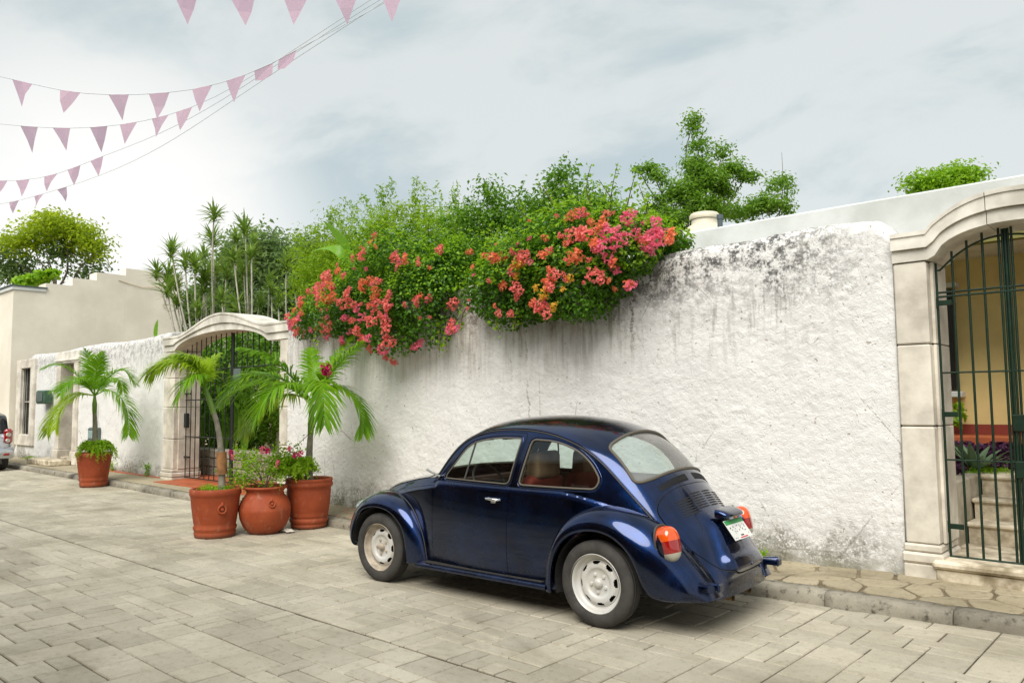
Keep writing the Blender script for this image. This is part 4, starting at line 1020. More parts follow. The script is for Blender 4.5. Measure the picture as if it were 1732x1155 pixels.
        for i in range(len(rr)-1):
            for k in range(n):
                ph = (k % 12); slot = (i in (1, 2) and 3 <= ph <= 8) or (i == 3 and 4 <= ph <= 7)
                if not slot: F.append((i*n+k, (i+1)*n+k, (i+1)*n+(k+1) % n, i*n+(k+1) % n))
        d.raw(V, F, True); ds = d.build('wheel_disc', m_rim, None)
        hb = MB(); hb.lathe([(.034, .016), (.034, .034), (.026, .044), (.018, .050), (.0, .051)], 24, axis='y')
        for k in range(5):
            t = 2*PI*k/5+.3; cx, cz = .062*math.cos(t), .062*math.sin(t)
            hb.lathe([(.016, .012), (.016, .018), (.011, .030), (.0, .032)], 6, c=(cx, 0, cz), axis='y', smooth=False)
        h_ = hb.build('hub', m_rimd if dusty else m_rim, None)
        bk = MB(); bk.lathe([(.0, -.03), (.15, -.03), (.185, -.02)], 32, axis='y'); k_ = bk.build('brake_drum', m_black, None)
        e = empty('wheel', (x, y*sg, R0)); e.parent = car
        e.rotation_euler = (0, rnd.random()*.6, 0)
        if sg < 0: e.rotation_euler = (0, 0, PI)
        for o in (ty, rm, ds, h_, k_): o.parent = e
        for o in (rm, ds, h_): o.scale = (1.055, 1.04, 1.055)
        return e
    wheel(1.225, 1, .672, True); wheel(1.225, -1, .672, True); wheel(-1.19, 1, .692, False); wheel(-1.19, -1, .692, False)
    # ---- underbody and wheel wells
    u = MB(); u.box(-1.78, 1.5, -.60, .60, .24, .30); u.box(-.82, .80, -.66, .66, .19, .25); u.box(-1.75, -1.2, -.35, .35, .19, .4)
    for sg in (1, -1):
        for cx in (1.225, -1.19):
            arc = [(cx+.368*math.cos(a), .312+.368*math.sin(a)) for a in np.linspace(R(198 if cx > 0 else 184), R(4 if cx > 0 else -18), 24)]
            yi, yo = .46, .762
            V = [(x, sg*yi, z) for x, z in arc]+[(x, sg*yo, z) for x, z in arc]; n = len(arc)
            u.raw(V, [(i, i+1, n+i+1, n+i) for i in range(n-1)]+[tuple(range(n))], False)
    u.tube([(1.2, -.6, .31), (1.2, .6, .31)], .035, 8); u.tube([(-1.19, -.6, .31), (-1.19, .6, .31)], .04, 8)
    u.build('underbody', m_black, car)
    for yy in (.17, -.13):
        e = MB(); e.tube([(-1.5, yy, .235), (-1.99, yy, .222)], .028, 14, caps=False); e.tube([(-1.62, yy, .23), (-1.92, yy, .235)], .038, 12)
        e.build('exhaust_pipe', m_rust, car)
    # ---- windscreen, rear window
    pobj('windscreen', ws, [], lambda y, l: F_top2(y, l)-np.array([.008, 0, .004]), m_glass, car, .05, 0)
    rp = pobj('rear_window', rw, [], lambda y, l: F_top2(y, l)-np.array([-.006, 0, .008]), m_glassr, car, .03, 0)
    for poly, r, nm in ((rw, .013, 'window_seal'), (ws, .012, 'window_seal')):
        q = resample(poly, .03); p = F_top2(q[:, 0], q[:, 1]); p = [tuple(a) for a in p]+[tuple(p[0])]
        MB().tube(p, r, 8, caps=False).build(nm, m_seal if nm == 'window_seal' else m_rub, car)
    # dark joint of the lid
    q = resample(offset_poly(lid, -.004), .03); p = F_top2(q[:, 0], q[:, 1])-np.array([-.006, 0, .004])
    MB().tube([tuple(a) for a in p]+[tuple(p[0])], .006, 6, caps=False).build('lid_seal', m_black, car)
    # ---- air slots
    def slot(par, y0, z0, y1, z1, w, raise_=.0025):
        ts = np.linspace(0, 1, 7); Y = y0+(y1-y0)*ts; Lq_ = z2L(z0+(z1-z0)*ts)
        p = F_top2(Y, Lq_); e = 1e-3
        nn = np.cross(F_top2(Y+e, Lq_)-p, F_top2(Y, Lq_+e)-p); nn /= np.linalg.norm(nn, axis=1)[:, None]
        if nn[3][2] < 0: nn = -nn
        t = p[-1]-p[0]; t /= np.linalg.norm(t); s_ = np.cross(nn, t)
        wz = w*np.array([.3, .85, 1, 1, 1, .85, .3])[:, None]
        a = p+nn*raise_-s_*wz; c = p+nn*raise_+s_*wz; a2 = p-nn*.01-s_*wz; c2 = p-nn*.01+s_*wz
        V = np.concatenate([a, c, a2, c2]); n = 7; F = []
        for i in range(n-1):
            F += [(i, i+1, n+i+1, n+i), (i, 2*n+i, 2*n+i+1, i+1), (n+i, n+i+1, 3*n+i+1, 3*n+i)]
        F += [(0, n, 3*n, 2*n), (n-1, 2*n-1, 4*n-1, 3*n-1)]
        return link('air_slot', mesh('air_slot', V, F, m_black), par)
    for (ya, yb_) in ((.355, .185), (.165, .012), (-.012, -.165), (-.185, -.355)):
        for k in range(7):
            zz = .945-k*.0165-(abs(ya+yb_)/2)**2*.25
            slot(ld, ya, zz-.004*(abs(ya) > .2), yb_, zz, .0052)
    for sg in (1, -1):
        for k in range(27):
            y = sg*(.39-k*.0128); zt = 1.078; slot(body, y, zt-.12*y*y, y, zt-.046-.12*y*y, .0038)
    # ---- number plate and its lamp housing
    L0 = float(z2L(.70)); pc = F_top2(0., L0); 
    pl = empty('number_plate', (-1.975, .015, .69), 0); pl.parent = car; pl.rotation_euler = (0, R(36), R(0)); pl.scale = (1, 1.04, 1.04)
    mw = mat('plate_white', (.72, .73, .70), .5, var=.1); mg = mat('plate_green', (.03, .28, .07), .5, var=.2); mk_ = mat('plate_ink', (.06, .06, .06), .6); mr = mat('plate_red', (.55, .04, .04), .5)
    a = MB(); a.box(-.0015, .0015, -.15, .15, -.078, .078, .001); a.build('plate', mw, pl)
    a = MB(); a.box(-.0035, -.0016, -.146, .146, .042, .075); a.build('green_band', mg, pl)
    a = MB()
    # worn, illegible characters: short strokes as in the photograph
    r2 = random.Random(5)
    for k in range(7):
        yy = .105-k*.035
        for j in range(4):
            y0 = yy+r2.uniform(-.011, .011); z0 = r2.uniform(-.028, .024); a.box(-.0034, -.0016, y0-.003, y0+.003, z0, z0+r2.uniform(.004, .010))
    for k in range(8): a.box(-.0034, -.0016, -.025+k*.006, -.0215+k*.006, -.056, -.046)
    a.box(-.0034, -.0016, .118, .124, -.066, -.058); a.box(-.0034, -.0016, .09, .10, -.066, -.061); a.box(-.0034, -.0016, -.12, -.112, -.05, -.045)
    a.build("plate_marks", mk_, pl)["kind"] = "stuff"
    a = MB(); a.box(-.0034, -.0016, -.075, .045, -.071, -.063); a.build('plate_stripe', mr, pl)
    a = MB()
    hs = [(-1.86, .13, .835), (-1.91, .115, .84), (-1.955, .07, .835)]
    hp = MB(); nu, nv = 21, 12; V = []
    for i in range(nu):
        u_ = -1+2*i/(nu-1)
        for j in range(nv):
            v_ = j/(nv-1)*PI; wy = .155*math.copysign(abs(math.sin(u_*PI/2))**.8, u_) if True else 0
            k2 = max(0., 1-abs(u_)**3.2)**.5
            V.append((-1.855-.115*k2*math.sin(v_)**.8, wy, .79+.030*math.cos(v_)*(.35+.65*k2)-.12*0+.018*(1-math.sin(v_))*k2))
    hp.raw(V, [(i*nv+j, (i+1)*nv+j, (i+1)*nv+j+1, i*nv+j+1) for i in range(nu-1) for j in range(nv-1)], True)
    hp.build('plate_lamp_housing', m_paint, ld)
    MB().tube([(-2.05, 0, .45), (-2.075, 0, .445)], [.018, .014], 12).build('lid_latch', m_paint, ld)
    # ---- tail lights
    for sg in (1, -1):
        tl = empty('tail_light', (-1.730, sg*.634, .64)); tl.parent = car; tl.scale = (.96, .96, .96); tl.rotation_euler = (0, 0, 0)
        ax = Vector((-.92, sg*.34, .20)).normalized()    # looks out backwards
        yv = Vector((0, 1, 0)); yv = (yv-ax*yv.dot(ax)).normalized(); zv = ax.cross(yv); zv = zv if zv.z > 0 else -zv
        def shell(v0, v1, mt, name, grow=0., d0=-.06):
            n, m = 28, 14; Vv = []
            for j in range(m+1):
                t = v0+(v1-v0)*j/m
                for i in range(n+1):
                    a_ = -PI/2+PI*i/n
                    hw = .080*(max(0, 1-abs(t)**2.6))**.5*(1+.06*t)+grow
                    dep = (.070*(max(0, 1-abs(t)**3.4))**.5+.012)*1.0+grow*.4
                    p = yv*(hw*math.sin(a_))+zv*(t*(.130+grow))+ax*(dep*math.cos(a_)**.6 if math.cos(a_) > 1e-6 else 0)
                    if i in (0, n): p = yv*(hw*math.sin(a_))+zv*(t*(.130+grow))+ax*d0
                    Vv.append(p)
            Ff = [(j*(n+1)+i, j*(n+1)+i+1, (j+1)*(n+1)+i+1, (j+1)*(n+1)+i) for j in range(m) for i in range(n)]
            MB().raw(Vv, Ff, True).build(name, mt, tl)
        shell(.20, 1., m_org, 'orange_lens'); shell(-.50, .20, m_red, 'red_lens'); shell(-1., -.50, m_clr, 'clear_lens')
        ring = [yv*(.086*math.copysign(abs(math.cos(t))**.8, math.cos(t)))+zv*(.14*math.sin(t))-ax*.052 for t in np.linspace(0, 2*PI, 40)]
        MB().tube(ring, .011, 8, caps=False).build('lamp_gasket', m_rub, tl)
        hs_ = MB(); pts = []
        hs_.tube([ax*.02, ax*-.02, ax*-.10], [.088, .10, .06], 28); o = hs_.build('lamp_base', m_paint, tl)
        o.scale = (1, .92, 1.3)
    # ---- bumper brackets left on the fenders
    for sg in (1, -1):
        m_ = MB(); m_.box(-2.075, -2.05, *sorted((sg*.50, sg*.575)), .335, .395, .010); m_.box(-2.07, -1.86, *sorted((sg*.50, sg*.54)), .34, .385, .008)
        m_.tube([(-1.93, sg*.56, .36), (-2.03, sg*.61, .365)], .03, 10)
        m_.build('bumper_bracket', m_paint, car)
        h = MB(); h.lathe([(.0, .03), (.06, .025), (.085, .0), (.09, -.02)], 28, axis='x', c=(0, 0, 0)); q = h.build('headlight', m_clr, car)
        q.location = (1.70, sg*.53, .62); q.rotation_euler = (0, R(-8), 0)
        h = MB(); h.lathe([(.085, .006), (.094, .0), (.094, -.05)], 28, axis='x'); h.build('headlight_ring', m_chrome, q)
    MB().tube([(1.86, -.5, .42), (1.91, -.3, .42), (1.93, 0, .42), (1.91, .3, .42), (1.86, .5, .42)], .04, 12).build('front_bumper', m_chrome, car)
    # ---- interior
    it = MB(); it.box(-1.30, .58, -.62, .62, .27, .30); it.box(-1.32, -1.25, -.56, .56, .30, .98); it.build('cabin_floor', m_trim, car)
    ds = MB(); ds.box(.36, .52, -.60, .60, .80, .965, .03); ds.build('dashboard', m_trim, car)
    sw = MB(); c = Vector((.20, .33, .93)); n_ = Vector((-.75, 0, .5)).normalized(); u1 = Vector((0, 1, 0)); u2 = n_.cross(u1)
    sw.tube([c+u1*.19*math.cos(t)+u2*.19*math.sin(t) for t in np.linspace(0, 2*PI, 36)], .011, 8, caps=False); sw.tube([c, c-n_*.25], .02, 8); sw.tube([c+u1*.18, c-u1*.18], .01, 6)
    sw.build('steering_wheel', m_rub, car)
    for sy in (.33, -.33):
        st = empty('front_seat', (.06, sy, 0)); st.parent = car
        def cushion(name, prof, w, mt):
            # rounded slab: profile in (x,z), width w in y with soft sides
            P_ = resample(round_poly(prof, .05, 5), .03); V = []; nn = len(P_); c0 = P_.mean(0)
            ys = [(-1, .80), (-.93, .93), (-.75, 1), (.75, 1), (.93, .93), (1, .80)]
            for yy, k in ys:
                for p in P_: q_ = c0+(p-c0)*k; V.append((q_[0], yy*w/2, q_[1]))
            F = [(i*nn+j, i*nn+(j+1) % nn, (i+1)*nn+(j+1) % nn, (i+1)*nn+j) for i in range(len(ys)-1) for j in range(nn)]+[tuple(range(nn))[::-1], tuple(range((len(ys)-1)*nn, len(ys)*nn))]
            MB().raw(V, F, True).build(name, mt, st)
        cushion('seat', [(.18, .42), (.18, .56), (-.28, .54), (-.28, .40)], .46, m_clothr)
        cushion('backrest', [(-.24, .45), (-.40, 1.04), (-.52, 1.03), (-.38, .43)], .47, m_clothr)
        cushion('headrest', [(-.385, .99), (-.41, 1.22), (-.53, 1.24), (-.53, 1.00)], .32, m_cloth)
    st = empty('rear_seat', (0, 0, 0)); st.parent = car
    MB().box(-1.16, -.70, -.55, .55, .40, .56, .04).build('seat', m_clothr, st)
    MB().box(-1.24, -1.10, -.54, .54, .55, .93, .04, rot=Matrix.Rotation(R(-10), 3, 'Y')).build('backrest', m_cloth, st)
    MB().box(-1.47, -1.22, -.50, .50, .90, .93, .01).build('parcel_shelf', m_trim, car)
    MB().box(.22, .25, -.10, .10, 1.30, 1.345, .008).build('rear_view_mirror', m_rub, car)
    MB().box(.12, .30, .18, .52, 1.335, 1.35, .006, rot=Matrix.Rotation(R(25), 3, 'Y')).build('sun_visor', m_head, car)
    # headliner
    oh = [(gw(l)-.03, l) for l in np.linspace(d2[2]+.02, z2L(1.42), 40)]; oh = oh+[(-x, l) for x, l in oh[::-1]]
    pobj('headliner', oh, [], lambda y, l: F_top2(y, l)-np.array([0, 0, .03]), m_head, car, .06, 0)
    return car
car = build_car()
# ================================================================== PLANTS, POTS, BUNTING, FAR CAR
def rot_frames(N):
    """two tangents for each normal"""
    a = np.cross(N, nrs.normal(size=N.shape)); a /= np.linalg.norm(a, axis=1)[:, None]+1e-9; return a, np.cross(N, a)
def leaf_quads(P, N, L, wd, fold=.25, droop=None):
    """diamond leaves folded along the rib: 4 vertices, 2 triangles each"""
    N = N/(np.linalg.norm(N, axis=1)[:, None]+1e-9); a, b = rot_frames(N)
    if droop is not None: a = a+droop; a /= np.linalg.norm(a, axis=1)[:, None]; b = np.cross(N, a); b /= np.linalg.norm(b, axis=1)[:, None]+1e-9
    L = L[:, None]; w = L*wd
    v0 = P-a*L*.5; v2 = P+a*L*.5-N*L*.08; v1 = P-a*L*.08+b*w*.5+N*w*fold; v3 = P-a*L*.08-b*w*.5+N*w*fold
    V = np.stack([v0, v1, v2, v3], 1).reshape(-1, 3); n = len(P); k = np.arange(n)[:, None]*4
    F = np.concatenate([k+np.array([[0, 1, 2]]), k+np.array([[0, 2, 3]])], 0); return V, F
def crown_pts(blobs, n, rmin=.55, rough=.28, fr=1.7, shell=.5):
    B = np.array(blobs, float); A = (B[:, 3]*B[:, 4]+B[:, 4]*B[:, 5]+B[:, 3]*B[:, 5]); A = A/A.sum()
    k = nrs.choice(len(B), n, p=A); d = nrs.normal(size=(n, 3)); d /= np.linalg.norm(d, axis=1)[:, None]
    c = B[k, :3]; r = B[k, 3:]
    bump = 1+rough*fbm(c[:, 0]+d[:, 0]*r[:, 0]*fr, c[:, 1]+d[:, 1]*r[:, 1]*fr, c[:, 2]+d[:, 2]*r[:, 2]*fr, 3)*2
    u = nrs.uniform(0, 1, n)**shell; rad = (rmin+(1-rmin)*u)*bump
    P = c+d*r*rad[:, None]; N = d/r; N /= np.linalg.norm(N, axis=1)[:, None]
    inside = np.zeros(n, bool)
    for j in range(len(B)): inside |= ((((P-B[j, :3])/B[j, 3:])**2).sum(1) < (rmin*.8)**2) & (j != k)
    return P[~inside], N[~inside]
def foliage(name, blobs, n, L, wd, mt, parent=None, up=.5, jitter=.8, rough=.28, rmin=.5, extra=None, gaps=0., gf=2., keep=None, clump=0, cs=.1, **kw):
    if clump:
        P, N = crown_pts(blobs, max(20, n//clump), rmin=.15, rough=rough, shell=.6); k = nrs.randint(0, len(P), n); sz = nrs.uniform(.5, 1.5, len(P))[k]*cs
        g_ = np.clip(nrs.normal(size=(n, 3)), -1.7, 1.7); P = P[k]+g_*sz[:, None]*np.array([1, 1, .62]); N = N[k]*.4+g_*.5
    else: P, N = crown_pts(blobs, n, rmin=rmin, rough=rough)
    if gaps > 0:
        q = fbm(P[:, 0]*gf, P[:, 1]*gf, P[:, 2]*gf, 2); m = q > -0.45+gaps; P, N = P[m], N[m]
    if keep is not None: m = keep(P); P, N = P[m], N[m]
    N = N*.6+np.array([0, 0, up])+nrs.normal(size=N.shape)*jitter*.6
    V, F = leaf_quads(P, N, nrs.uniform(.6, 1.15, len(P))*L, wd)
    if extra is not None:
        V2, F2 = extra; F = np.concatenate([F, F2+len(V)]); V = np.concatenate([V, V2])
    o = link(name, mesh(name, V, F, mt), parent)
    o['kind'] = 'stuff' if parent is not None else None
    if parent is None: del o['kind']
    if parent is not None and name in ('leaves', 'crown'): o['kind'] = 'stuff'
    return o
def shoot_leaves(lines, step, L, wd, spread=.05):
    P = []; N = []
    for pts in lines:
        pts = spline(np.array(pts, float), 40) if len(pts) > 2 else np.linspace(pts[0], pts[1], 40)
        ln = np.linalg.norm(np.diff(pts, axis=0), axis=1).sum(); m = int(ln/step)
        for q in np.linspace(.08, 1, max(2, m)):
            p = pts[int(q*39)]; P.append(p+nrs.normal(size=3)*spread*(1.15-q*.6)); N.append(nrs.normal(size=3)+[0, 0, .6])
    return leaf_quads(np.array(P), np.array(N), nrs.uniform(.7, 1.2, len(P))*L, wd)
def limbs(name, base, tips, r0, mt, parent, n=7, wob=.12):
    mb = MB(); b = Vector(base); zl = min(t[2] for t in tips); cx = sum(t[0] for t in tips)/len(tips); cy = sum(t[1] for t in tips)/len(tips); fk = Vector((b.x*.5+cx*.5, b.y*.5+cy*.5, max(b.z+.3, zl*.80)))
    mb.tube([tuple(b), tuple(b.lerp(fk, .5)+Vector((.08, .05, 0))), tuple(fk)], [r0, r0*.8, r0*.62], 10); b = fk; r0 *= .5
    for t in tips:
        t = Vector(t[:3]) if not isinstance(t, Vector) else t
        m1 = b.lerp(t, .35)+Vector((rnd.uniform(-wob, wob), rnd.uniform(-wob, wob), 0))*(t-b).length; m1.z = b.z+(t.z-b.z)*.45
        m2 = b.lerp(t, .7)+Vector((rnd.uniform(-wob, wob), rnd.uniform(-wob, wob), 0))*(t-b).length*.5
        mb.tube([tuple(p) for p in spline(np.array([b, m1, m2, t]), 9)], list(np.linspace(r0, r0*.18, 9)), n)
    return mb.build(name, mt, parent)
m_bark = mat('bark', (.13, .10, .07), .9, var=.4, vs_=6, bump=.6, bs=30)
m_twig = mat('twig', (.16, .11, .06), .85, var=.3)
m_lb = leaf_mat('leaf_creeper', (.028, .095, .005), (.115, .28, .012), .35, .42)
m_lby = leaf_mat('leaf_young', (.15, .33, .008), (.33, .54, .022), .45, .45)
m_lt1 = leaf_mat('leaf_feathery', (.13, .28, .005), (.34, .50, .015), .50, .5)
m_lt2 = leaf_mat('leaf_dark_tree', (.06, .17, .008), (.17, .34, .018), .40, .45)
m_lt3 = leaf_mat('leaf_mid_tree', (.09, .22, .012), (.25, .43, .04), .50, .45)
m_far = leaf_mat('leaf_far_tree', (.12, .21, .06), (.22, .33, .10), .50, .6)
m_glow = leaf_mat('leaf_backlit', (.22, .34, .012), (.45, .55, .03), .65, .5)
def petal_mat(name, c1, c2): return leaf_mat(name, c1, c2, .40, .6)
m_pk = [petal_mat('petal_coral', (.85, .14, .13), (.95, .30, .26)), petal_mat('petal_pink', (.85, .11, .22), (.95, .28, .38)), petal_mat('petal_orange', (.85, .19, .07), (.93, .32, .17)), petal_mat('petal_yellow', (.68, .36, .02), (.85, .55, .08)), petal_mat('petal_magenta', (.62, .008, .16), (.80, .03, .25))]
def flower_mesh(mt, n=22, r=.075, s=.046, seed=0):
    rs = np.random.RandomState(seed); d = rs.normal(size=(n, 3)); d /= np.linalg.norm(d, axis=1)[:, None]; d[:, 1] = -np.abs(d[:, 1])
    P = d*r*(rs.uniform(.35, 1, n)**.6)[:, None]*np.array([1.15, .7, .9]); Vs, Fs = [], []; b = 0
    for p, dd in zip(P, d):
        for q in range(3):   # three papery bracts
            a = rs.normal(size=3)*.7+dd; a /= np.linalg.norm(a); t = np.cross(a, rs.normal(size=3)); t /= np.linalg.norm(t); u = np.cross(a, t); sc = s*rs.uniform(.7, 1.2)
            Vs += [p-t*sc*.1, p+t*sc*.45+u*sc*.42+a*sc*.25, p+t*sc*1.0+a*sc*.30, p+t*sc*.45-u*sc*.42+a*sc*.25]; Fs += [(b, b+1, b+2), (b, b+2, b+3)]; b += 4
    return mesh('flower_cluster', np.array(Vs), np.array(Fs), mt)
fm = {k: [flower_mesh(m_pk[k], 26+5*j, .062+.014*j, .033, 10*k+j) for j in range(4)] for k in range(5)}
def front_y(blobs, x, z):
    y = 99.
    for (cx, cy, cz, rx, ry, rz) in blobs:
        q = 1-((x-cx)/rx)**2-((z-cz)/rz)**2
        if q > 0: y = min(y, cy-ry*math.sqrt(q))
    return y
def add_flowers(par, blobs, pts, kinds, size=1., dflt=6.75, dy=-.02):
    for i, (x, z) in enumerate(pts):
        y = front_y(blobs, x, z); y = dflt if y > 50 else y
        k = kinds(i, x, z) if callable(kinds) else kinds
        o = link('flower_cluster', rnd.choice(fm[k]), par, (x, y+dy+rnd.uniform(-.05, .02), z), (rnd.uniform(-.5, .5), rnd.uniform(-1, 1), rnd.uniform(-.6, .6)))
        s = size*rnd.uniform(.6, 1.15); o.scale = (s, s, s)

# ---- flowering creepers on the wall
def creeper(label, blobs, nleaf, shoots, fl, kinds, yellow=(), scat=0):
    e = empty('bougainvillea', (0, 0, 0), 0, label=label, cat='flowering creeper')
    keep = lambda P: ~((P[:, 1] > Yw(P[:, 0])-.02) & (P[:, 1] < Yw(P[:, 0])+.45) & (P[:, 2] < 2.95))
    foliage('leaves', blobs, nleaf, .058, .72, m_lb, e, up=.55, rough=.36, rmin=.45, keep=lambda P: keep(P) & (P[:, 1] < 8.2))
    foliage('leaves', [(b[0], b[1], b[2]+.05, b[3]*1.02, b[4]*1.02, b[5]*1.05) for b in blobs], int(nleaf*.42), .055, .72, m_lby, e, up=.8, rough=.42, rmin=.82, keep=lambda P: keep(P) & (P[:, 2] > 3.0))
    V, F = shoot_leaves(shoots, .016, .055, .7, .05); o = link('leaves', mesh('leaves', V, F, m_lby), e); o['kind'] = 'stuff'
    mb = MB()
    for s in shoots: mb.tube([tuple(p) for p in spline(np.array(s, float), 8)], list(np.linspace(.009, .003, 8)), 5)
    mb.build('stems', m_twig, e)['kind'] = 'stuff'
    add_flowers(e, blobs, fl, kinds)
    add_flowers(e, blobs, yellow, 3, .75)
    pts = []
    for _ in range(scat):
        b = rnd.choice(blobs); pts.append((b[0]+b[3]*rnd.uniform(-.8, .8), b[2]+b[5]*rnd.uniform(-.8, .85)))
    add_flowers(e, blobs, pts, lambda i, x, z: rnd.choice([0, 0, 1, 2]), .50)
    return e
bL = [(-8.9, 6.95, 3.2, 1.05, .62, .62), (-8.0, 6.9, 3.1, .85, .55, .62), (-9.9, 7.05, 3.08, .75, .55, .42), (-10.6, 7.15, 2.98, .48, .5, .32), (-8.35, 7.1, 3.62, .75, .8, .45), (-7.6, 7.0, 3.25, .38, .5, .50), (-7.5, 6.85, 2.80, .22, .33, .36), (-8.45, 6.72, 2.66, .62, .34, .36), (-9.35, 6.85, 2.78, .55, .4, .28), (-9.3, 7.3, 3.35, .7, .7, .4), (-7.6, 7.4, 3.55, .55, .6, .32), (-11.05, 7.3, 3.0, .32, .4, .25)]
fL = [(-10.46, 2.99), (-10.25, 3.36), (-10.07, 3.40), (-9.84, 3.42), (-9.61, 3.49), (-9.39, 3.48), (-9.04, 3.49), (-8.87, 3.4), (-9.71, 3.19), (-9.1, 3.14), (-8.96, 3.04), (-8.49, 3.24), (-8.37, 3.28), (-8.18, 3.12), (-8.09, 3.24), (-7.89, 3.53), (-8.43, 3.93), (-8.3, 3.66), (-8.4, 3.6), (-8.79, 3.65), (-7.75, 3.51), (-7.15, 3.60), (-7.4, 3.62), (-7.87, 3.05), (-8.24, 3.05), (-7.35, 2.96), (-7.2, 2.9), (-7.46, 2.92), (-7.1, 2.62), (-7.0, 2.57), (-7.18, 2.55), (-8.36, 2.86), (-8.49, 2.79), (-8.62, 2.92), (-8.73, 3.02), (-8.3, 2.74), (-8.14, 2.8), (-8.36, 2.5), (-8.49, 2.38), (-8.24, 2.36), (-8.39, 2.28), (-8.09, 2.44), (-8.55, 2.50), (-8.60, 2.62), (-8.30, 2.22), (-7.87, 2.37), (-7.75, 2.40), (-8.76, 2.77), (-9.03, 2.66), (-8.99, 2.83), (-9.34, 2.73), (-10.54, 2.91), (-10.76, 2.92), (-10.71, 2.78), (-10.88, 3.03), (-10.85, 2.86), (-9.38, 2.52), (-9.27, 2.55), (-9.6, 2.79), (-10.03, 2.78), (-9.31, 3.13), (-9.49, 3.3), (-10.3, 3.22), (-10.42, 3.17), (-7.93, 2.94), (-8.05, 2.72), (-9.6, 2.62), (-8.2, 2.95), (-8.45, 2.95), (-8.05, 2.6), (-7.95, 2.88), (-8.68, 3.12), (-9.2, 3.3), (-9.9, 3.3)]
sL = [[(-10.4, 7.2, 3.3), (-10.6, 7.1, 3.5), (-10.9, 7.0, 3.55)], [(-9.4, 7.5, 3.6), (-9.5, 7.3, 3.9), (-9.7, 7.1, 4.0)], [(-8.7, 7.2, 3.9), (-8.75, 7.1, 4.2), (-8.95, 7.0, 4.3)], [(-8.1, 7.2, 3.9), (-8.0, 7.1, 4.15), (-7.8, 7.0, 4.2)], [(-7.4, 6.75, 2.7), (-7.35, 6.7, 2.5), (-7.4, 6.75, 2.28)], [(-7.3, 6.8, 2.7), (-7.28, 6.75, 2.5), (-7.3, 6.78, 2.35)], [(-10.0, 6.8, 2.8), (-10.1, 6.7, 2.6), (-10.05, 6.7, 2.45)], [(-7.1, 7.3, 3.5), (-6.9, 7.2, 3.7), (-6.8, 7.1, 3.95)]]
def kL(i, x, z): return (1 if rnd.random() < .35 else 0) if z < 3.05 else (2 if rnd.random() < .4 else 0)
creeper('broad bougainvillea with masses of coral pink flowers spilling over the wall nearer the stone archway', bL, 27000, sL, fL, kL, scat=64)
bR = [(-6.2, 7.0, 3.12, .78, .52, .42), (-5.5, 6.95, 3.12, .85, .55, .52), (-5.35, 6.8, 2.82, .60, .36, .30), (-6.35, 6.85, 2.88, .48, .38, .34), (-4.8, 7.05, 3.25, .55, .5, .36), (-4.95, 6.95, 3.02, .38, .4, .26), (-5.6, 7.25, 3.55, .7, .65, .36), (-6.5, 7.2, 3.35, .42, .5, .28), (-4.70, 7.2, 3.42, .42, .45, .20), (-5.9, 6.8, 2.78, .40, .3, .22), (-4.40, 7.3, 3.34, .22, .3, .11), (-4.95, 7.3, 3.58, .4, .5, .22)]
fR = [(-4.56, 3.56), (-4.50, 3.54), (-4.59, 3.38), (-4.33, 3.31), (-4.44, 3.3), (-4.29, 3.23), (-4.52, 3.26), (-4.19, 3.26), (-4.09, 3.23), (-3.97, 3.22), (-4.74, 3.28), (-4.89, 3.4), (-4.66, 3.24), (-5.26, 3.26), (-5.01, 3.18), (-5.42, 3.44), (-5.82, 3.33), (-6.08, 3.3), (-5.68, 3.18), (-5.62, 3.24), (-5.32, 3.21), (-5.2, 2.99), (-5.3, 2.92), (-5.24, 2.86), (-4.8, 2.94), (-4.63, 3.01), (-4.48, 2.84), (-4.42, 2.82), (-4.63, 3.11), (-4.59, 3.07), (-5.78, 3.09), (-5.76, 2.92), (-6.05, 2.98), (-5.45, 2.68), (-5.39, 2.63), (-5.52, 2.72), (-5.21, 3.69), (-5.16, 3.75), (-5.09, 3.43), (-4.09, 3.40), (-4.4, 3.50), (-3.95, 3.27), (-4.12, 3.33), (-5.8, 2.82), (-6.19, 3.31), (-4.81, 3.42), (-4.72, 3.5), (-4.38, 3.36), (-4.25, 3.32), (-5.25, 3.05)]
yR = [(-5.75, 3.06), (-5.45, 2.88), (-5.3, 2.85), (-5.12, 2.83), (-5.24, 2.66), (-5.68, 3.16), (-5.35, 2.80), (-5.05, 2.95)]
sR = [[(-5.1, 7.3, 3.7), (-5.0, 7.2, 4.0), (-4.85, 7.1, 4.25)], [(-4.9, 7.3, 3.7), (-4.75, 7.2, 3.95), (-4.6, 7.1, 4.15)], [(-5.3, 7.3, 3.8), (-5.35, 7.2, 4.1), (-5.2, 7.1, 4.35)], [(-5.8, 7.3, 3.8), (-5.9, 7.2, 4.1), (-6.0, 7.1, 4.3)], [(-6.1, 7.3, 3.6), (-6.3, 7.2, 3.9), (-6.35, 7.1, 4.15)], [(-4.6, 7.3, 3.5), (-4.55, 7.2, 3.7), (-4.45, 7.1, 3.8)], [(-4.3, 7.3, 3.35), (-4.2, 7.2, 3.42), (-4.1, 7.1, 3.38)], [(-6.7, 6.7, 2.9), (-6.85, 6.65, 2.75), (-6.9, 6.65, 2.55)], [(-6.3, 6.7, 2.7), (-6.3, 6.65, 2.55), (-6.25, 6.65, 2.45)], [(-5.9, 6.6, 2.7), (-5.95, 6.6, 2.58), (-5.95, 6.6, 2.48)], [(-4.6, 7.3, 3.6), (-4.62, 7.3, 3.8), (-4.7, 7.3, 4.05)], [(-5.5, 7.3, 3.8), (-5.55, 7.2, 4.0), (-5.6, 7.1, 4.2)], [(-4.95, 7.3, 3.8), (-5.05, 7.2, 4.0), (-5.1, 7.1, 4.15)]]
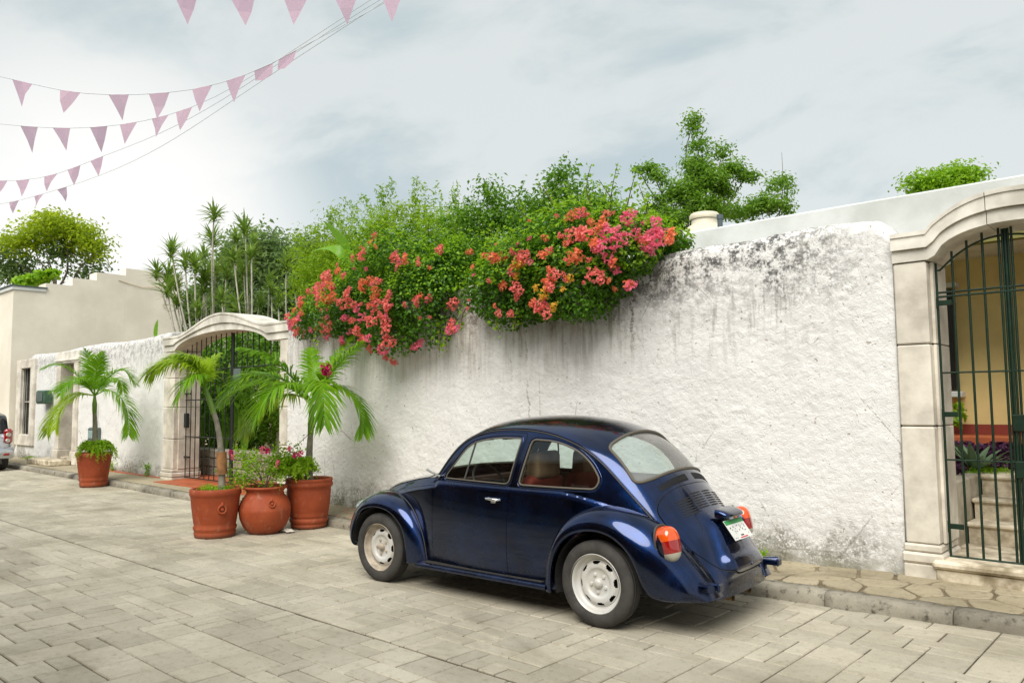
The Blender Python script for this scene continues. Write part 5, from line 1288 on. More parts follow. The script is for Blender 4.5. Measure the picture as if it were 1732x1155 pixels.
creeper('dense dark green bougainvillea with orange, coral and yellow flowers over the middle of the wall', bR, 24000, sR, fR, lambda i, x, z: (1 if x > -4.75 else 0) if rnd.random() < .7 else 2, yR, scat=50)

# ---- trees behind the wall
def tree(label, base, blobs, n, L, wd, mt, cat='tree', r0=.16, gaps=.12, gf=1.1, rough=.3, up=.5, name='tree', extra=None, rmin=.35, tips=None, clump=34, cs=None):
    e = empty(name, (0, 0, 0), 0, label=label, cat=cat)
    foliage('crown', blobs, n, L, wd, mt, e, up=up, rough=rough, rmin=rmin, gaps=gaps*.4, gf=gf, extra=extra, clump=clump, cs=cs or L*1.3)
    limbs('trunk', base, tips if tips else [tuple(b[:3]) for b in blobs], r0, m_bark, e); return e
# feathery light green mass
fb = [(-14.9, 10.6, 4.9, 1.3, 1.2, .95), (-13.6, 11.3, 5.15, 1.5, 1.3, 1.05), (-12.5, 12.0, 5.05, 1.3, 1.2, .95), (-11.9, 12.4, 4.35, .9, 1.1, .75), (-14.0, 11.0, 4.3, 1.8, 1.2, .9), (-12.2, 12.0, 4.3, 1.6, 1.2, .9), (-15.3, 10.2, 4.6, .8, .9, .7)]
sh = []
for k in range(30):
    a = -15.6+k*.125+rnd.uniform(-.2, .2); y = 10.2+(a+15.6)*.5; zt = 5.45+.85*math.sin(min(1, max(0, (a+15.9)/4.9))*PI); sh.append([(a, y, zt-.9), (a+rnd.uniform(-.1, .1), y, zt-.2), (a+rnd.uniform(-.35, .35), y, zt+rnd.uniform(.05, .5))])
tree('broad feathery light green thicket of fine leaves behind the coral creeper', (-13.6, 11.4, 0), fb, 44000, .11, .30, m_lt1, clump=30, cs=.17, cat='thicket', gaps=.10, gf=1.3, extra=shoot_leaves(sh, .013, .10, .3, .07), rough=.34)
# middle tree
mbk = [(-7.75, 8.9, 4.55, .55, .5, .45), (-7.2, 9.0, 4.82, .38, .4, .38), (-8.3, 8.7, 4.7, .36, .4, .42), (-7.0, 9.0, 4.5, .6, .5, .4), (-8.5, 8.6, 4.4, .6, .5, .45), (-7.6, 8.9, 4.15, .9, .6, .5), (-6.6, 9.1, 4.3, .4, .4, .35)]
sh = [[(-8.35, 8.7, 4.8), (-8.45, 8.7, 5.05), (-8.6, 8.7, 5.25)], [(-7.2, 9, 5.0), (-7.15, 9, 5.2), (-7.0, 9, 5.32)], [(-7.8, 8.9, 4.8), (-7.9, 8.9, 4.95), (-7.8, 8.9, 5.1)], [(-8.8, 8.6, 4.5), (-9.0, 8.6, 4.8), (-9.1, 8.5, 4.85)]]
tree('dark glossy small tree with upright tufts behind the gap between the two creepers', (-7.6, 8.9, .8), mbk, 11000, .080, .5, m_lt2, clump=26, cs=.10, gaps=.16, gf=2.0, extra=shoot_leaves(sh, .02, .08, .5, .05), r0=.08)
# pointed tree
def cam_pt(px, py, d):
    v = _fw+_r2*((px-866)/1318)-_u2*((py-577.5)/1318); p = Vector((0, 0, 1.65))+v*d; return p
def blob_at(px, py, rpx, rpz, d, ry=None):
    p = cam_pt(px, py, d); k = d/1318; return (p.x, p.y, p.z, rpx*k, (ry or rpx*k), rpz*k)
D = 26.
pt = [blob_at(*a, D) for a in [(1172, 210, 9, 20), (1178, 245, 17, 17), (1180, 278, 25, 18), (1195, 305, 34, 20), (1155, 325, 28, 22), (1190, 350, 40, 22), (1238, 285, 16, 9), (1262, 297, 16, 8), (1112, 300, 14, 12), (1098, 285, 10, 8), (1105, 345, 18, 20), (1135, 372, 36, 14), (1222, 258, 11, 12), (1082, 290, 8, 10), (1225, 320, 20, 10)]]
bs_ = cam_pt(1175, 420, D); tree('tall pointed tree with ragged open crown behind the orange flowered creeper', (bs_.x, bs_.y, 0), pt, 13500, .165, .42, m_lt3, gaps=.20, gf=.9, rough=.38, r0=.12, clump=30, cs=.19)
pt = [blob_at(*a, D+2) for a in [(1318, 318, 20, 22), (1300, 345, 34, 14), (1285, 350, 30, 14), (1245, 360, 30, 12), (1325, 345, 16, 14)]]
tw = [cam_pt(x, y, D+2) for x, y in ((1322, 258), (1300, 300))]
bs_ = cam_pt(1305, 420, D+2); tree('small sparse tree with a bare twig sticking up above the white parapet', (bs_.x, bs_.y, 0), pt, 3600, .165, .45, m_lt3, gaps=.22, gf=.9, rough=.4, r0=.06, clump=28, cs=.19, tips=[tuple(b[:3]) for b in pt]+[tuple(tw[0])])
pt = [blob_at(*a, 24) for a in [(1560, 312, 26, 14), (1600, 300, 34, 18), (1635, 300, 24, 16), (1600, 325, 50, 20)]]
bs_ = cam_pt(1600, 420, 24); tree('round light green tree top peeking over the parapet at the right', (bs_.x, bs_.y, 0), pt, 6000, .14, .6, m_lby, gaps=.12, gf=1.2, r0=.06, clump=26, cs=.2)
pt = [blob_at(*a, 46) for a in [(95, 390, 52, 20), (138, 402, 32, 22), (55, 405, 34, 20), (165, 432, 14, 20), (95, 374, 36, 10), (150, 415, 20, 14), (25, 412, 22, 16)]]
o = cam_pt(95, 520, 46); et = tree('large umbrella shaped tree with a bright yellow green top above the cream parapet', (o.x, o.y, 0), pt, 5200, .30, .5, m_glow, gaps=.3, gf=.34, rough=.25, r0=.16, clump=26, cs=.40, tips=[blob_at(*a, 46)[:3] for a in [(80, 400, 1, 1), (130, 395, 1, 1), (60, 420, 1, 1), (160, 430, 1, 1), (20, 440, 1, 1)]])
foliage('leaves', [blob_at(*a, 47) for a in [(5, 430, 34, 34), (40, 450, 30, 16), (150, 458, 26, 10), (110, 425, 40, 14), (20, 465, 34, 14)]], 3000, .32, .5, m_far, et, clump=20, cs=.55)
pt = [blob_at(*a, 36) for a in [(66, 471, 16, 4), (88, 464, 8, 4), (45, 477, 12, 4)]]
o = cam_pt(60, 520, 36); tree('bright light green shrub just above the cornice of the cream building', (o.x, o.y, 0), pt, 900, .28, .7, m_lby, cat='shrub', gaps=.1, gf=.6, r0=.05, cs=.16)
pt = [blob_at(*a, 34) for a in [(410, 432, 34, 22), (448, 408, 34, 18), (370, 465, 26, 18), (475, 440, 24, 20), (430, 465, 50, 24), (345, 505, 26, 16), (500, 470, 24, 20), (350, 525, 40, 24), (420, 520, 46, 26), (480, 510, 40, 30), (310, 530, 24, 20)]]
o = cam_pt(420, 560, 34); tree('big dull green rounded tree behind the spiky dracaena stems', (o.x, o.y, 0), pt, 15000, .26, .5, m_far, gaps=.22, gf=.5, r0=.14, clump=26, cs=.45)
pt = [blob_at(*a, 38) for a in [(530, 440, 50, 34), (580, 440, 40, 36), (500, 470, 40, 34), (560, 470, 50, 30)]]
o = cam_pt(540, 560, 38); tree('low blue green tree line between the dracaena and the feathery thicket', (o.x, o.y, 0), pt, 10000, .28, .5, m_far, gaps=.10, gf=.5, r0=.12, cs=.5)

# ---- spiky dracaena stems behind the arch
m_drac = leaf_mat('dracaena_leaf', (.11, .22, .02), (.26, .38, .06), .40, .4); m_dst = mat('dracaena_stem', (.50, .47, .38), .85, var=.3, vs_=8)
tufts = [(-18.4, 9.2, 6.43), (-18.17, 9.92, 6.12), (-19.13, 9.54, 5.95), (-19.0, 10.12, 6.06), (-18.11, 9.58, 5.35), (-19.59, 8.68, 5.58), (-20.26, 8.6, 5.09), (-20.38, 8.96, 5.1), (-19.01, 8.77, 5.22), (-19.73, 8.66, 4.61), (-19.9, 8.96, 4.81), (-19.66, 9.57, 5.56), (-18.83, 8.94, 5.14), (-18.98, 9.3, 4.97), (-19.12, 9.63, 5.18), (-18.66, 10.44, 5.93), (-17.77, 9.87, 5.45), (-18.59, 9.65, 5.04), (-18.75, 10.02, 4.64), (-18.43, 10.76, 4.92), (-17.13, 10.48, 5.19), (-17.76, 10.45, 4.58), (-18.32, 10.45, 4.33), (-20.04, 9.34, 4.47), (-18.84, 9.05, 4.03), (-19.04, 9.28, 4.63), (-18.58, 10.11, 5.17), (-18.85, 10.41, 4.61), (-18.39, 9.43, 4.32), (-17.67, 10.57, 4.28), (-17.65, 11.02, 4.66), (-19.56, 9.79, 4.39), (-18.13, 9.69, 4.1), (-19.56, 8.84, 4.31)]
def tuft_mesh(seed, n=46, L=.42):
    rs = np.random.RandomState(seed); V, F = [], []
    for i in range(n):
        az = rs.uniform(0, 2*PI); el = rs.uniform(.05, 1.35); ln = L*rs.uniform(.7, 1.1); d = Vector((math.cos(az)*math.cos(el), math.sin(az)*math.cos(el), math.sin(el)))
        s = Vector((-math.sin(az), math.cos(az), 0)); b = len(V); z0 = rs.uniform(-.12, .04)
        for t, w in ((0, .012), (.5, .018), (1, .002)):
            p = d*ln*t+Vector((0, 0, z0-.10*t*t*ln*2)); V += [p-s*w, p+s*w]
        F += [(b, b+1, b+3, b+2), (b+2, b+3, b+5, b+4)]
    return mesh('leaf_tuft', [tuple(v) for v in V], F, m_drac)
tm = [tuft_mesh(s) for s in range(4)]
bases = [(-18.7, 9.7, .1), (-18.2, 10.1, .1), (-17.7, 10.5, .1), (-17.2, 11.0, .1), (-19.1, 9.3, .1), (-16.8, 11.4, .1)]
groups = {}
for t in tufts: groups.setdefault(min(range(len(bases)), key=lambda k: (bases[k][0]-t[0])**2+(bases[k][1]-t[1])**2), []).append(t)
dl = ['dracaena with the tallest bare stem ending in a spiky tuft above the arch', 'dracaena of pale stems left of the middle of the clump', 'dracaena of pale stems in the middle of the clump behind the arch', 'dracaena of shorter stems right of the middle of the clump', 'leftmost dracaena with bent branches reaching over the cream wall', 'rightmost dracaena of the clump beside the coral creeper']
for k, ts in groups.items():
    e = empty('dracaena', bases[k], 0, label=dl[k], cat='dracaena', group='spiky dracaena clump behind the arch'); b = Vector(bases[k])
    for t in ts:
        t = Vector(t)-b; bend = rnd.uniform(-.25, .25); m1 = Vector((t.x*.25+bend, t.y*.3, t.z*.45)); m2 = Vector((t.x*.75+bend*.8, t.y*.8, t.z*.78))
        MB().tube([tuple(p) for p in spline(np.array([(rnd.uniform(-.1, .1), 0, 0), m1, m2, t]), 10)], list(np.linspace(.034, .020, 10)), 6).build('stem', m_dst, e)
        o = link('leaf_tuft', rnd.choice(tm), e, tuple(t), (rnd.uniform(-.3, .3), rnd.uniform(-.3, .3), rnd.uniform(0, 6))); s = rnd.uniform(.95, 1.35); o.scale = (s, s, s*1.1)
        if t.z > 3.2:
            o = link('leaf_tuft', rnd.choice(tm), e, tuple(t-Vector((0, 0, .16))), (0, 0, rnd.uniform(0, 6))); o.scale = (.8, .8, .7)

# ---- banana plants
m_ban = leaf_mat('banana_leaf', (.16, .38, .02), (.26, .50, .05), .45, .3); m_banp = leaf_mat('banana_pale', (.25, .38, .18), (.38, .48, .28), .4, .4); m_stem = mat('banana_stem', (.22, .24, .09), .6, var=.3)
def blade(pts, wmax, mt, par, up=(0, 0, 1), name='leaf', taper=.5, nu=14, fold=.25):
    P = spline(np.array(pts, float), nu); V = []; F = []
    for i, p in enumerate(P):
        t = P[min(i+1, nu-1)]-P[max(i-1, 0)]; t /= np.linalg.norm(t); s = np.cross(t, np.array(up)); s /= np.linalg.norm(s)+1e-9; n = np.cross(s, t)
        u = i/(nu-1); w = wmax*(math.sin(min(1, u*1.02+.03)*PI)**taper)*(1-.25*u); w = max(w, .003)
        j = .04*wmax*math.sin(i*2.3)
        V += [tuple(p-s*(w+j)+n*w*fold), tuple(p), tuple(p+s*(w+j)+n*w*fold)]
        if i: b = 3*(i-1); F += [(b, b+1, b+4, b+3), (b+1, b+2, b+5, b+4)]
    return link(name, mesh(name, V, F, mt, smooth=True), par)
def banana(label, base, leaves):
    e = empty('banana_plant', (0, 0, 0), 0, label=label, cat='banana plant')
    top = leaves[0][0][0]; MB().tube([base, (base[0], base[1], base[2]+1.2), top], [.10, .08, .05], 10).build('stem', m_stem, e)
    for pts, w, mt in leaves: blade(pts, w, mt, e, up=(-.5, -.7, .5))
    return e
banana('banana plant with two long arching leaves above the left end of the wall', (-10.25, 7.75, .8), [([(-10.2, 7.6, 3.6), (-10.23, 7.5, 3.98), (-10.43, 7.35, 4.36), (-10.62, 7.15, 4.60)], .15, m_ban), ([(-10.25, 7.6, 3.7), (-10.45, 7.45, 4.08), (-10.62, 7.35, 4.16), (-10.95, 7.1, 4.12)], .12, m_ban), ([(-10.2, 7.6, 3.6), (-10.0, 7.7, 3.95), (-9.8, 7.8, 4.1)], .10, m_ban)])
banana('banana plant with one upright broad leaf between the two creepers', (-8.95, 8.6, .8), [([(-9.0, 8.5, 3.7), (-8.98, 8.5, 4.1), (-9.06, 8.4, 4.5), (-9.15, 8.35, 4.88)], .17, m_ban), ([(-8.95, 8.6, 3.7), (-8.8, 8.6, 4.0), (-8.5, 8.6, 4.12)], .12, m_ban)])
banana('young banana plant with two pale furled leaves between the two creepers', (-8.6, 8.8, .8), [([(-8.7, 8.7, 3.8), (-8.77, 8.7, 4.25), (-8.85, 8.6, 4.78)], .06, m_banp), ([(-8.66, 8.7, 3.8), (-8.70, 8.75, 4.25), (-8.74, 8.69, 4.80)], .055, m_banp), ([(-8.66, 8.7, 3.8), (-8.40, 8.6, 4.05), (-8.05, 8.5, 4.1)], .08, m_ban)])

# ---- terracotta pots
def terra():
    m = bpy.data.materials.new('terracotta'); m.use_nodes = True; T = NT(m.node_tree); p = T.n['Principled BSDF']; oc = T.add('ShaderNodeTexCoord').outputs['Object']; z = T.xyz(oc)[2]
    c = T.mix(T.ramp(T.noise(oc, 3, 5, .65), .3, .7), (.26, .042, .009), (.35, .064, .015)); c = T.mix(T.math('MULTIPLY', T.ramp(T.noise(T.mapv(oc, sc=(1, 1, .45)), 10, 6, .72), .52, .70), .42), c, (.42, .23, .15))
    c = T.mix(T.math('MULTIPLY', T.ramp(T.math('ADD', z, T.math('MULTIPLY', T.noise(oc, 8, 4, .6), .08)), .13, .02), .7), c, (.13, .075, .045))
    T.l.new(c, p.inputs['Base Color']); p.inputs['Roughness'].default_value = .72
    b = T.add('ShaderNodeBump'); b.inputs['Strength'].default_value = .3; b.inputs['Distance'].default_value = .004; T.l.new(T.noise(oc, 22, 5, .65), b.inputs['Height']); T.l.new(b.outputs[0], p.inputs['Normal']); return m
m_ter = terra(); m_soil = mat('potting_soil', (.06, .04, .02), .95, var=.4, vs_=20, bump=.8, bs=60)
def pot(label, x, y, H_, prof, soil, emblem=None, s=.90):
    e = empty('pot', (x, y, 0), 0, label=label, cat='pot', group='terracotta pots standing along the kerb')
    pr = [(r*s, h*H_) for r, h in prof]; pr = [(0, .0)]+pr
    MB().lathe(pr, 64).build('pot_body', m_ter, e)
    mb = MB(); mb.lathe([(0, soil[1]*H_+.01), (soil[0]*s*.6, soil[1]*H_+.012), (soil[0]*s, soil[1]*H_-.005)], 32); mb.build('soil', m_soil, e)
    if emblem:
        r, z, az, tilt, sz = emblem; c = Vector((math.cos(az)*r*s, math.sin(az)*r*s, z*H_)); n = Vector((math.cos(az)*math.cos(tilt), math.sin(az)*math.cos(tilt), math.sin(tilt))); sd = Vector((-math.sin(az), math.cos(az), 0)); u = n.cross(sd)
        if u.z < 0: u = -u
        mb = MB(); mb.tube([c+sd*sz*.8*math.cos(t)+u*sz*.8*math.sin(t)+u*(.35*sz if abs(t-PI/2) < .2 else 0)+n*.004 for t in np.linspace(0, 2*PI, 28)], sz*.22, 8, caps=False)
        mb.tube([c-n*.01, c+n*.016], [sz*.45, sz*.28], 14); mb.tube([c+u*sz*.9, c+u*sz*1.25+n*.012, c+u*sz*1.6], [sz*.4, sz*.25, sz*.03], 10)
        mb.build('emblem', m_ter, e)
    return e
azc = math.atan2(-.453, .89)
pA = pot('tapered terracotta pot with two base rings nearest the road, holding the leaning palm', -9.50, 4.84, .60, [(.265, 0), (.275, .05), (.28, .10), (.27, .13), (.285, .16), (.292, .21), (.275, .25), (.285, .30), (.315, .62), (.328, .82), (.335, .86), (.345, .88), (.345, .985), (.335, 1.0), (.305, 1.0), (.300, .95), (.295, .90)], (.30, .93), (.318, .60, azc+.28, .05, .060))
pB = pot('round bellied terracotta pot with a banded shoulder between the two tapered pots', -9.24, 5.38, .60, [(.20, 0), (.23, .03), (.30, .16), (.345, .32), (.362, .48), (.360, .55), (.354, .56), (.355, .60), (.346, .61), (.345, .65), (.334, .66), (.330, .70), (.316, .71), (.308, .75), (.285, .79), (.262, .83), (.258, .88), (.272, .92), (.30, .945), (.315, .965), (.312, .99), (.295, 1.0), (.26, .99), (.245, .95), (.24, .90)], (.25, .93), (.340, .66, azc+.22, .35, .05))
pC = pot('largest terracotta pot of the three, next to the kerb, holding the full palm', -9.17, 5.99, .655, [(.24, 0), (.262, .04), (.265, .08), (.252, .10), (.270, .12), (.282, .16), (.275, .20), (.262, .215), (.275, .235), (.288, .27), (.280, .305), (.29, .34), (.312, .55), (.322, .75), (.318, .80), (.335, .83), (.350, .86), (.352, .90), (.335, .925), (.345, .95), (.350, .975), (.34, 1.0), (.315, 1.0), (.305, .95)], (.31, .94))
pD = pot('solitary terracotta pot farther up the street overflowing with bright ferns', -17.27, 6.16, .70, [(.29, 0), (.305, .05), (.312, .12), (.30, .15), (.318, .18), (.325, .24), (.312, .28), (.325, .31), (.33, .36), (.375, .75), (.39, .88), (.405, .90), (.41, .985), (.395, 1.0), (.36, 1.0), (.35, .93)], (.355, .94), None, .84)

# ---- potted palms
m_palm = leaf_mat('palm_leaf', (.10, .28, .006), (.26, .47, .016), .48, .35); m_palmy = leaf_mat('palm_leaf_yellow', (.20, .36, .008), (.40, .54, .03), .45, .38)
m_pst = mat('palm_stem', (.24, .22, .17), .85, var=.35, vs_=10, bump=.5, bs=30); m_cs = mat('palm_crownshaft', (.15, .26, .04), .45, var=.25); m_pb = mat('palm_bark_brown', (.30, .14, .05), .8, var=.4, vs_=8)
RH = Vector((_rt.x, _rt.y, 0)).normalized(); FH = Vector((_fw.x, _fw.y, 0)).normalized()
def frond(par, pts, n=44, Lf=.42, mt=m_palm, droop=.45, w=.017, seed=0):
    rs = np.random.RandomState(seed); P = spline(np.array([tuple(p) for p in pts], float), 60); V = []; F = []; mb = MB()
    mb.tube([tuple(p) for p in P[::4]], list(np.linspace(.013, .003, len(P[::4]))), 6)
    for k in range(n):
        u = .14+.86*(k+.5)/n; i = min(58, int(u*59)); p = P[i]; t = P[min(59, i+1)]-P[max(0, i-1)]; t /= np.linalg.norm(t)
        side = np.cross(t, [0, 0, 1.]); sn = np.linalg.norm(side)
        side = side/sn if sn > .15 else np.array([RH.x, RH.y, 0.]); upv = np.cross(side, t); upv = upv if upv[2] > 0 else -upv
        ll = Lf*(math.sin(min(1, .18+u*.80)*PI)**.55)*rs.uniform(.85, 1.1)
        for s in (-1, 1):
            a = side*s*.80+t*(.55+.5*u)+upv*(.38-.1*u)+rs.normal(size=3)*.08; a /= np.linalg.norm(a)
            q = np.cross(a, upv); q /= np.linalg.norm(q)+1e-9; b = len(V); dr = droop*rs.uniform(.7, 1.3)
            for tt, ww in ((0, .45), (.3, 1.), (.65, .8), (1, .06)):
                c = p+a*ll*tt+np.array([0, 0, -dr*ll*tt*tt]); V += [tuple(c-q*w*ww), tuple(c+q*w*ww)]
            F += [(b, b+1, b+3, b+2), (b+2, b+3, b+5, b+4), (b+4, b+5, b+7, b+6)]
    nb = len(mb.V); me = mesh('frond', mb.V+V, mb.F+[tuple(i+nb for i in f) for f in F], mt)
    return link('frond', me, par)
def at_(c, r, z, f=0.): return Vector(c)+RH*r+FH*f+Vector((0, 0, z))
def palm(label, px, trunk, fr, shaft, thin=.03, Lf=.46, w=.0125, yl_=False):
    e = empty('potted_palm', (0, 0, 0), 0, label=label, cat='palm', group='feather palms growing in terracotta pots')
    T_ = spline(np.array([tuple(p) for p in trunk]), 14); MB().tube([tuple(p) for p in T_], list(np.linspace(thin*1.5, thin, 14)), 12).build('trunk', m_pst, e)
    MB().tube([tuple(p) for p in shaft], [thin*1.1, thin*1.25, thin*.6], 10).build('crownshaft', m_cs, e)
    c = shaft[-1]
    for i, f in enumerate(fr):
        pts = [c]+[at_(c, *q) for q in f[0]]; frond(e, pts, int(1.5*(f[1] if len(f) > 1 else 44)), (f[2] if len(f) > 2 else Lf), f[3] if len(f) > 3 else m_palm, f[4] if len(f) > 4 else .45, w, i*7+int(px))
    return e
# right palm of the trio
c0 = Vector((-9.17, 5.99, .63)); tC = [c0, c0+Vector((.0, .0, .35)), c0+Vector((.01, .01, .62))]
c1 = c0+Vector((.02, .02, 1.04))
palm('full palm with arching fronds in the big pot by the kerb, magenta bloom beside it', 3, tC, [
    ([(.25, .35, -.1), (.52, .62, -.2), (.74, .80, -.25)], 46, .42), ([(-.06, .40, .3), (-.18, .70, .6), (-.22, .80, .8)], 40, .34), ([(-.25, .35, -.15), (-.55, .62, -.3), (-.85, .72, -.4)], 46, .42),
    ([(-.30, .20, -.1), (-.68, .26, -.2), (-1.10, .02, -.3)], 52, .46), ([(-.30, .10, .2), (-.70, .0, .3), (-1.02, -.42, .35)], 48, .48, m_palmy, .6), ([(.28, .20, 0), (.58, .06, -.05), (.72, -.42, -.1)], 52, .38, m_palm, .6),
    ([(.15, .25, -.35), (.30, .20, -.7), (.38, -.30, -.85)], 46, .40, m_palm, .6), ([(.10, .4, .3), (.30, .75, .5), (.42, .95, .6)], 40, .38), ([(-.12, .22, -.35), (-.32, .15, -.7), (-.50, -.25, -.85)], 46, .42, m_palm, .6), ([(-.45, .32, .1), (-1.0, .36, .2), (-1.35, -.05, .25)], 50, .42)],
    [c0+Vector((.01, .01, .60)), c0+Vector((.01, .02, .78)), c1], .036)
# left palm of the trio
a0 = Vector((-9.50, 4.84, .57)); tA = [a0+RH*.08, a0+RH*.06+Vector((0, 0, .45)), a0+RH*.01+Vector((0, 0, .80)), a0-RH*.04+Vector((0, 0, .98))]
a1 = a0-RH*.16+Vector((0, 0, 1.30))
palm('slender leaning palm with one heavy drooping frond in the left of three pots', 5, tA, [
    ([(-.16, .26, -.05), (-.42, .34, -.05), (-.72, .18, -.05)], 54, .46, m_palmy, .75), ([(-.12, .28, .1), (-.34, .42, .2), (-.60, .40, .3)], 50, .42, m_palmy, .65), ([(-.06, .24, -.05), (-.16, .38, -.1), (-.30, .42, -.15)], 40, .36, m_palmy, .6), ([(.02, .22, .05), (.06, .36, .1), (.12, .44, .15)], 34, .26, m_palmy, .5), ([(-.02, .14, -.15), (-.10, .10, -.3), (-.20, -.15, -.35)], 30, .30, m_palm, .7)],
    [a0-RH*.04+Vector((0, 0, .96)), a0-RH*.10+Vector((0, 0, 1.14)), a1], .030)
MB().tube([tuple(a0+RH*.075+Vector((0, 0, .20))), tuple(a0+RH*.065+Vector((0, 0, .48)))], .062, 14).build('bark_sleeve', m_pb, bpy.data.objects['potted_palm.001'])
# far palm
d0 = Vector((-17.27, 6.16, .66)); d1 = d0+RH*-.03+Vector((0, 0, 1.20))
palm('bushy palm with fronds curling down on both sides in the far solitary pot', 9, [d0, d0+Vector((0, 0, .45)), d0-RH*.02+Vector((0, 0, .85))], [
    ([(-0.258, 0.225, 0.1), (-0.602, 0.27, 0.1), (-0.903, 0.108, 0.1)], 42, .42), ([(-0.301, 0.045, -0.1), (-0.645, -0.225, -0.2), (-0.843, -0.765, -0.2)], 46, .46, m_palmy, .55), ([(0.258, 0.36, 0), (0.559, 0.522, 0), (0.843, 0.225, 0)], 44, .42), ([(0.344, 0.108, -0.1), (0.705, -0.135, -0.2), (0.817, -0.81, -0.2)], 46, .46, m_palm, .55),
    ([(-0.129, 0.495, 0.1), (-0.258, 0.81, 0.2), (-0.344, 0.99, 0.2)], 44, .44), ([(0.069, 0.45, -0.1), (0.189, 0.765, -0.2), (0.258, 0.9, -0.2)], 44, .42), ([(-0.258, 0.405, -0.2), (-0.559, 0.63, -0.4), (-0.817, 0.558, -0.5)], 42, .42), ([(-0.172, 0, -0.35), (-0.344, -0.27, -0.6), (-0.387, -0.675, -0.7)], 42, .42, m_palmy, .5), ([(0.043, 0.27, 0.4), (0.086, 0.36, 0.8), (0.086, 0.09, 1)], 40, .4), ([(-0.043, 0.315, -0.4), (-0.086, 0.27, -0.8), (-0.129, 0, -1)], 40, .42)],
    [d0-RH*.02+Vector((0, 0, .83)), d0-RH*.025+Vector((0, 0, 1.02)), d1], .040, w=.0105)
# ---- ferns and herbs spilling from the pots
m_fern = leaf_mat('fern_bright', (.20, .38, .008), (.36, .56, .03), .45, .5)
def fern(label, c, r, h, n, hang, Lf=.05, bias=(0, 0), fall=.25):
    e = empty('fern', c, 0, label=label, cat='fern'); lines = []; rs = np.random.RandomState(int(abs(c[0]*100)))
    for i in range(n):
        az = rs.uniform(0, 2*PI); rr = r*rs.uniform(.35, 1.1); b = np.array([bias[0]*rs.uniform(0, 1), bias[1]*rs.uniform(0, 1)]); hh = h*rs.uniform(.5, 1.1)
        dx, dy = math.cos(az)*rr+b[0], math.sin(az)*rr+b[1]; out = math.hypot(dx, dy)/r; dn = -fall*max(0, out-.8)*rs.uniform(.3, 1.4)*(1 if rs.rand() < hang else .2)
        lines.append([(dx*.2, dy*.2, .0), (dx*.6, dy*.6, hh), (dx, dy, hh*.55+dn)])
    V, F = shoot_leaves(lines, .010, Lf, .30, .018); o = link('fronds', mesh('fronds', V, F, m_fern), e); o['kind'] = 'stuff'; return e
fern('bright green fern cushion spilling over the rim of the far pot', (-17.27, 6.16, .67), .38, .24, 190, .9, .055, (.20, .02), .55)
fern('bright feathery fern at the left rim of the big pot by the kerb', tuple(Vector((-9.17, 5.99, .635))-RH*.10-FH*.16+Vector((0, 0, .04))), .34, .24, 190, .9, .050, (-.08, -.12), .40)
fern('low green herbs covering the soil of the left pot', (-9.50, 4.84, .57), .25, .05, 50, .0, .035)
# ---- potted bougainvillea
e = empty('potted_bougainvillea', (0, 0, 0), 0, label='small loose bougainvillea with pink flowers growing in the round pot', cat='flowering shrub')
b0 = Vector((-9.24, 5.38, .56)); st_l = []
for (r, z, f) in [(-.50, .26, -.1), (-.35, .44, .1), (-.1, .48, -.1), (.15, .44, .1), (.32, .42, 0), (-.45, .12, .1), (.22, .26, -.1), (-.2, .35, -.25), (.05, .35, .25), (.40, .48, .1), (.2, .36, .2), (-.3, .15, -.2), (-.40, .50, 0), (.2, .54, 0)]:
    st_l.append([tuple(b0), tuple(at_(b0, r*.35, z*.55, f*.4)), tuple(at_(b0, r, z, f))])
mb = MB()
for s in st_l: mb.tube([tuple(p) for p in spline(np.array(s), 8)], list(np.linspace(.008, .0025, 8)), 6)
mb.build('stems', m_twig, e)['kind'] = 'stuff'
V, F = shoot_leaves([s[1:] for s in st_l for _ in range(5)], .009, .038, .62, .08); o = link('leaves', mesh('leaves', V, F, m_lby), e); o['kind'] = 'stuff'
for (r, z, f, k) in [(-.42, .48, -.1, 4), (-.38, .42, -.1, 1), (0, .50, -.1, 1), (.06, .49, -.1, 4), (.32, .50, 0, 1), (.40, .42, 0, 4), (.46, .45, 0, 4), (-.52, .12, -.1, 4), (.2, .32, -.1, 1), (-.48, .26, -.1, 0)]:
    o = link('flower_cluster', rnd.choice(fm[k]), e, tuple(at_(b0, r, z, f)), (0, rnd.uniform(-1, 1), rnd.uniform(-1, 1))); s = rnd.uniform(.5, .75); o.scale = (s, s, s)
sp = at_(c1, .26, .42, -.25); shp = [tuple(b0+Vector((0, 0, .3))), tuple(at_(b0, .62, .9, .2)), tuple(at_(b0, .68, 1.35, .2)), tuple(sp)]
MB().tube([tuple(p) for p in spline(np.array(shp), 14)], .004, 5).build('long_shoot', m_twig, e); V, F = shoot_leaves([shp], .03, .035, .6, .03); o = link('leaves', mesh('leaves', V, F, m_lby), e); o['kind'] = 'stuff'
for k in range(4):
    o = link('flower_cluster', fm[4][k % 3], e, tuple(sp+RH*(.05*(k % 2)-.03)+Vector((0, 0, .05*(k//2)-.02)))); o.scale = (.85, .85, .85)

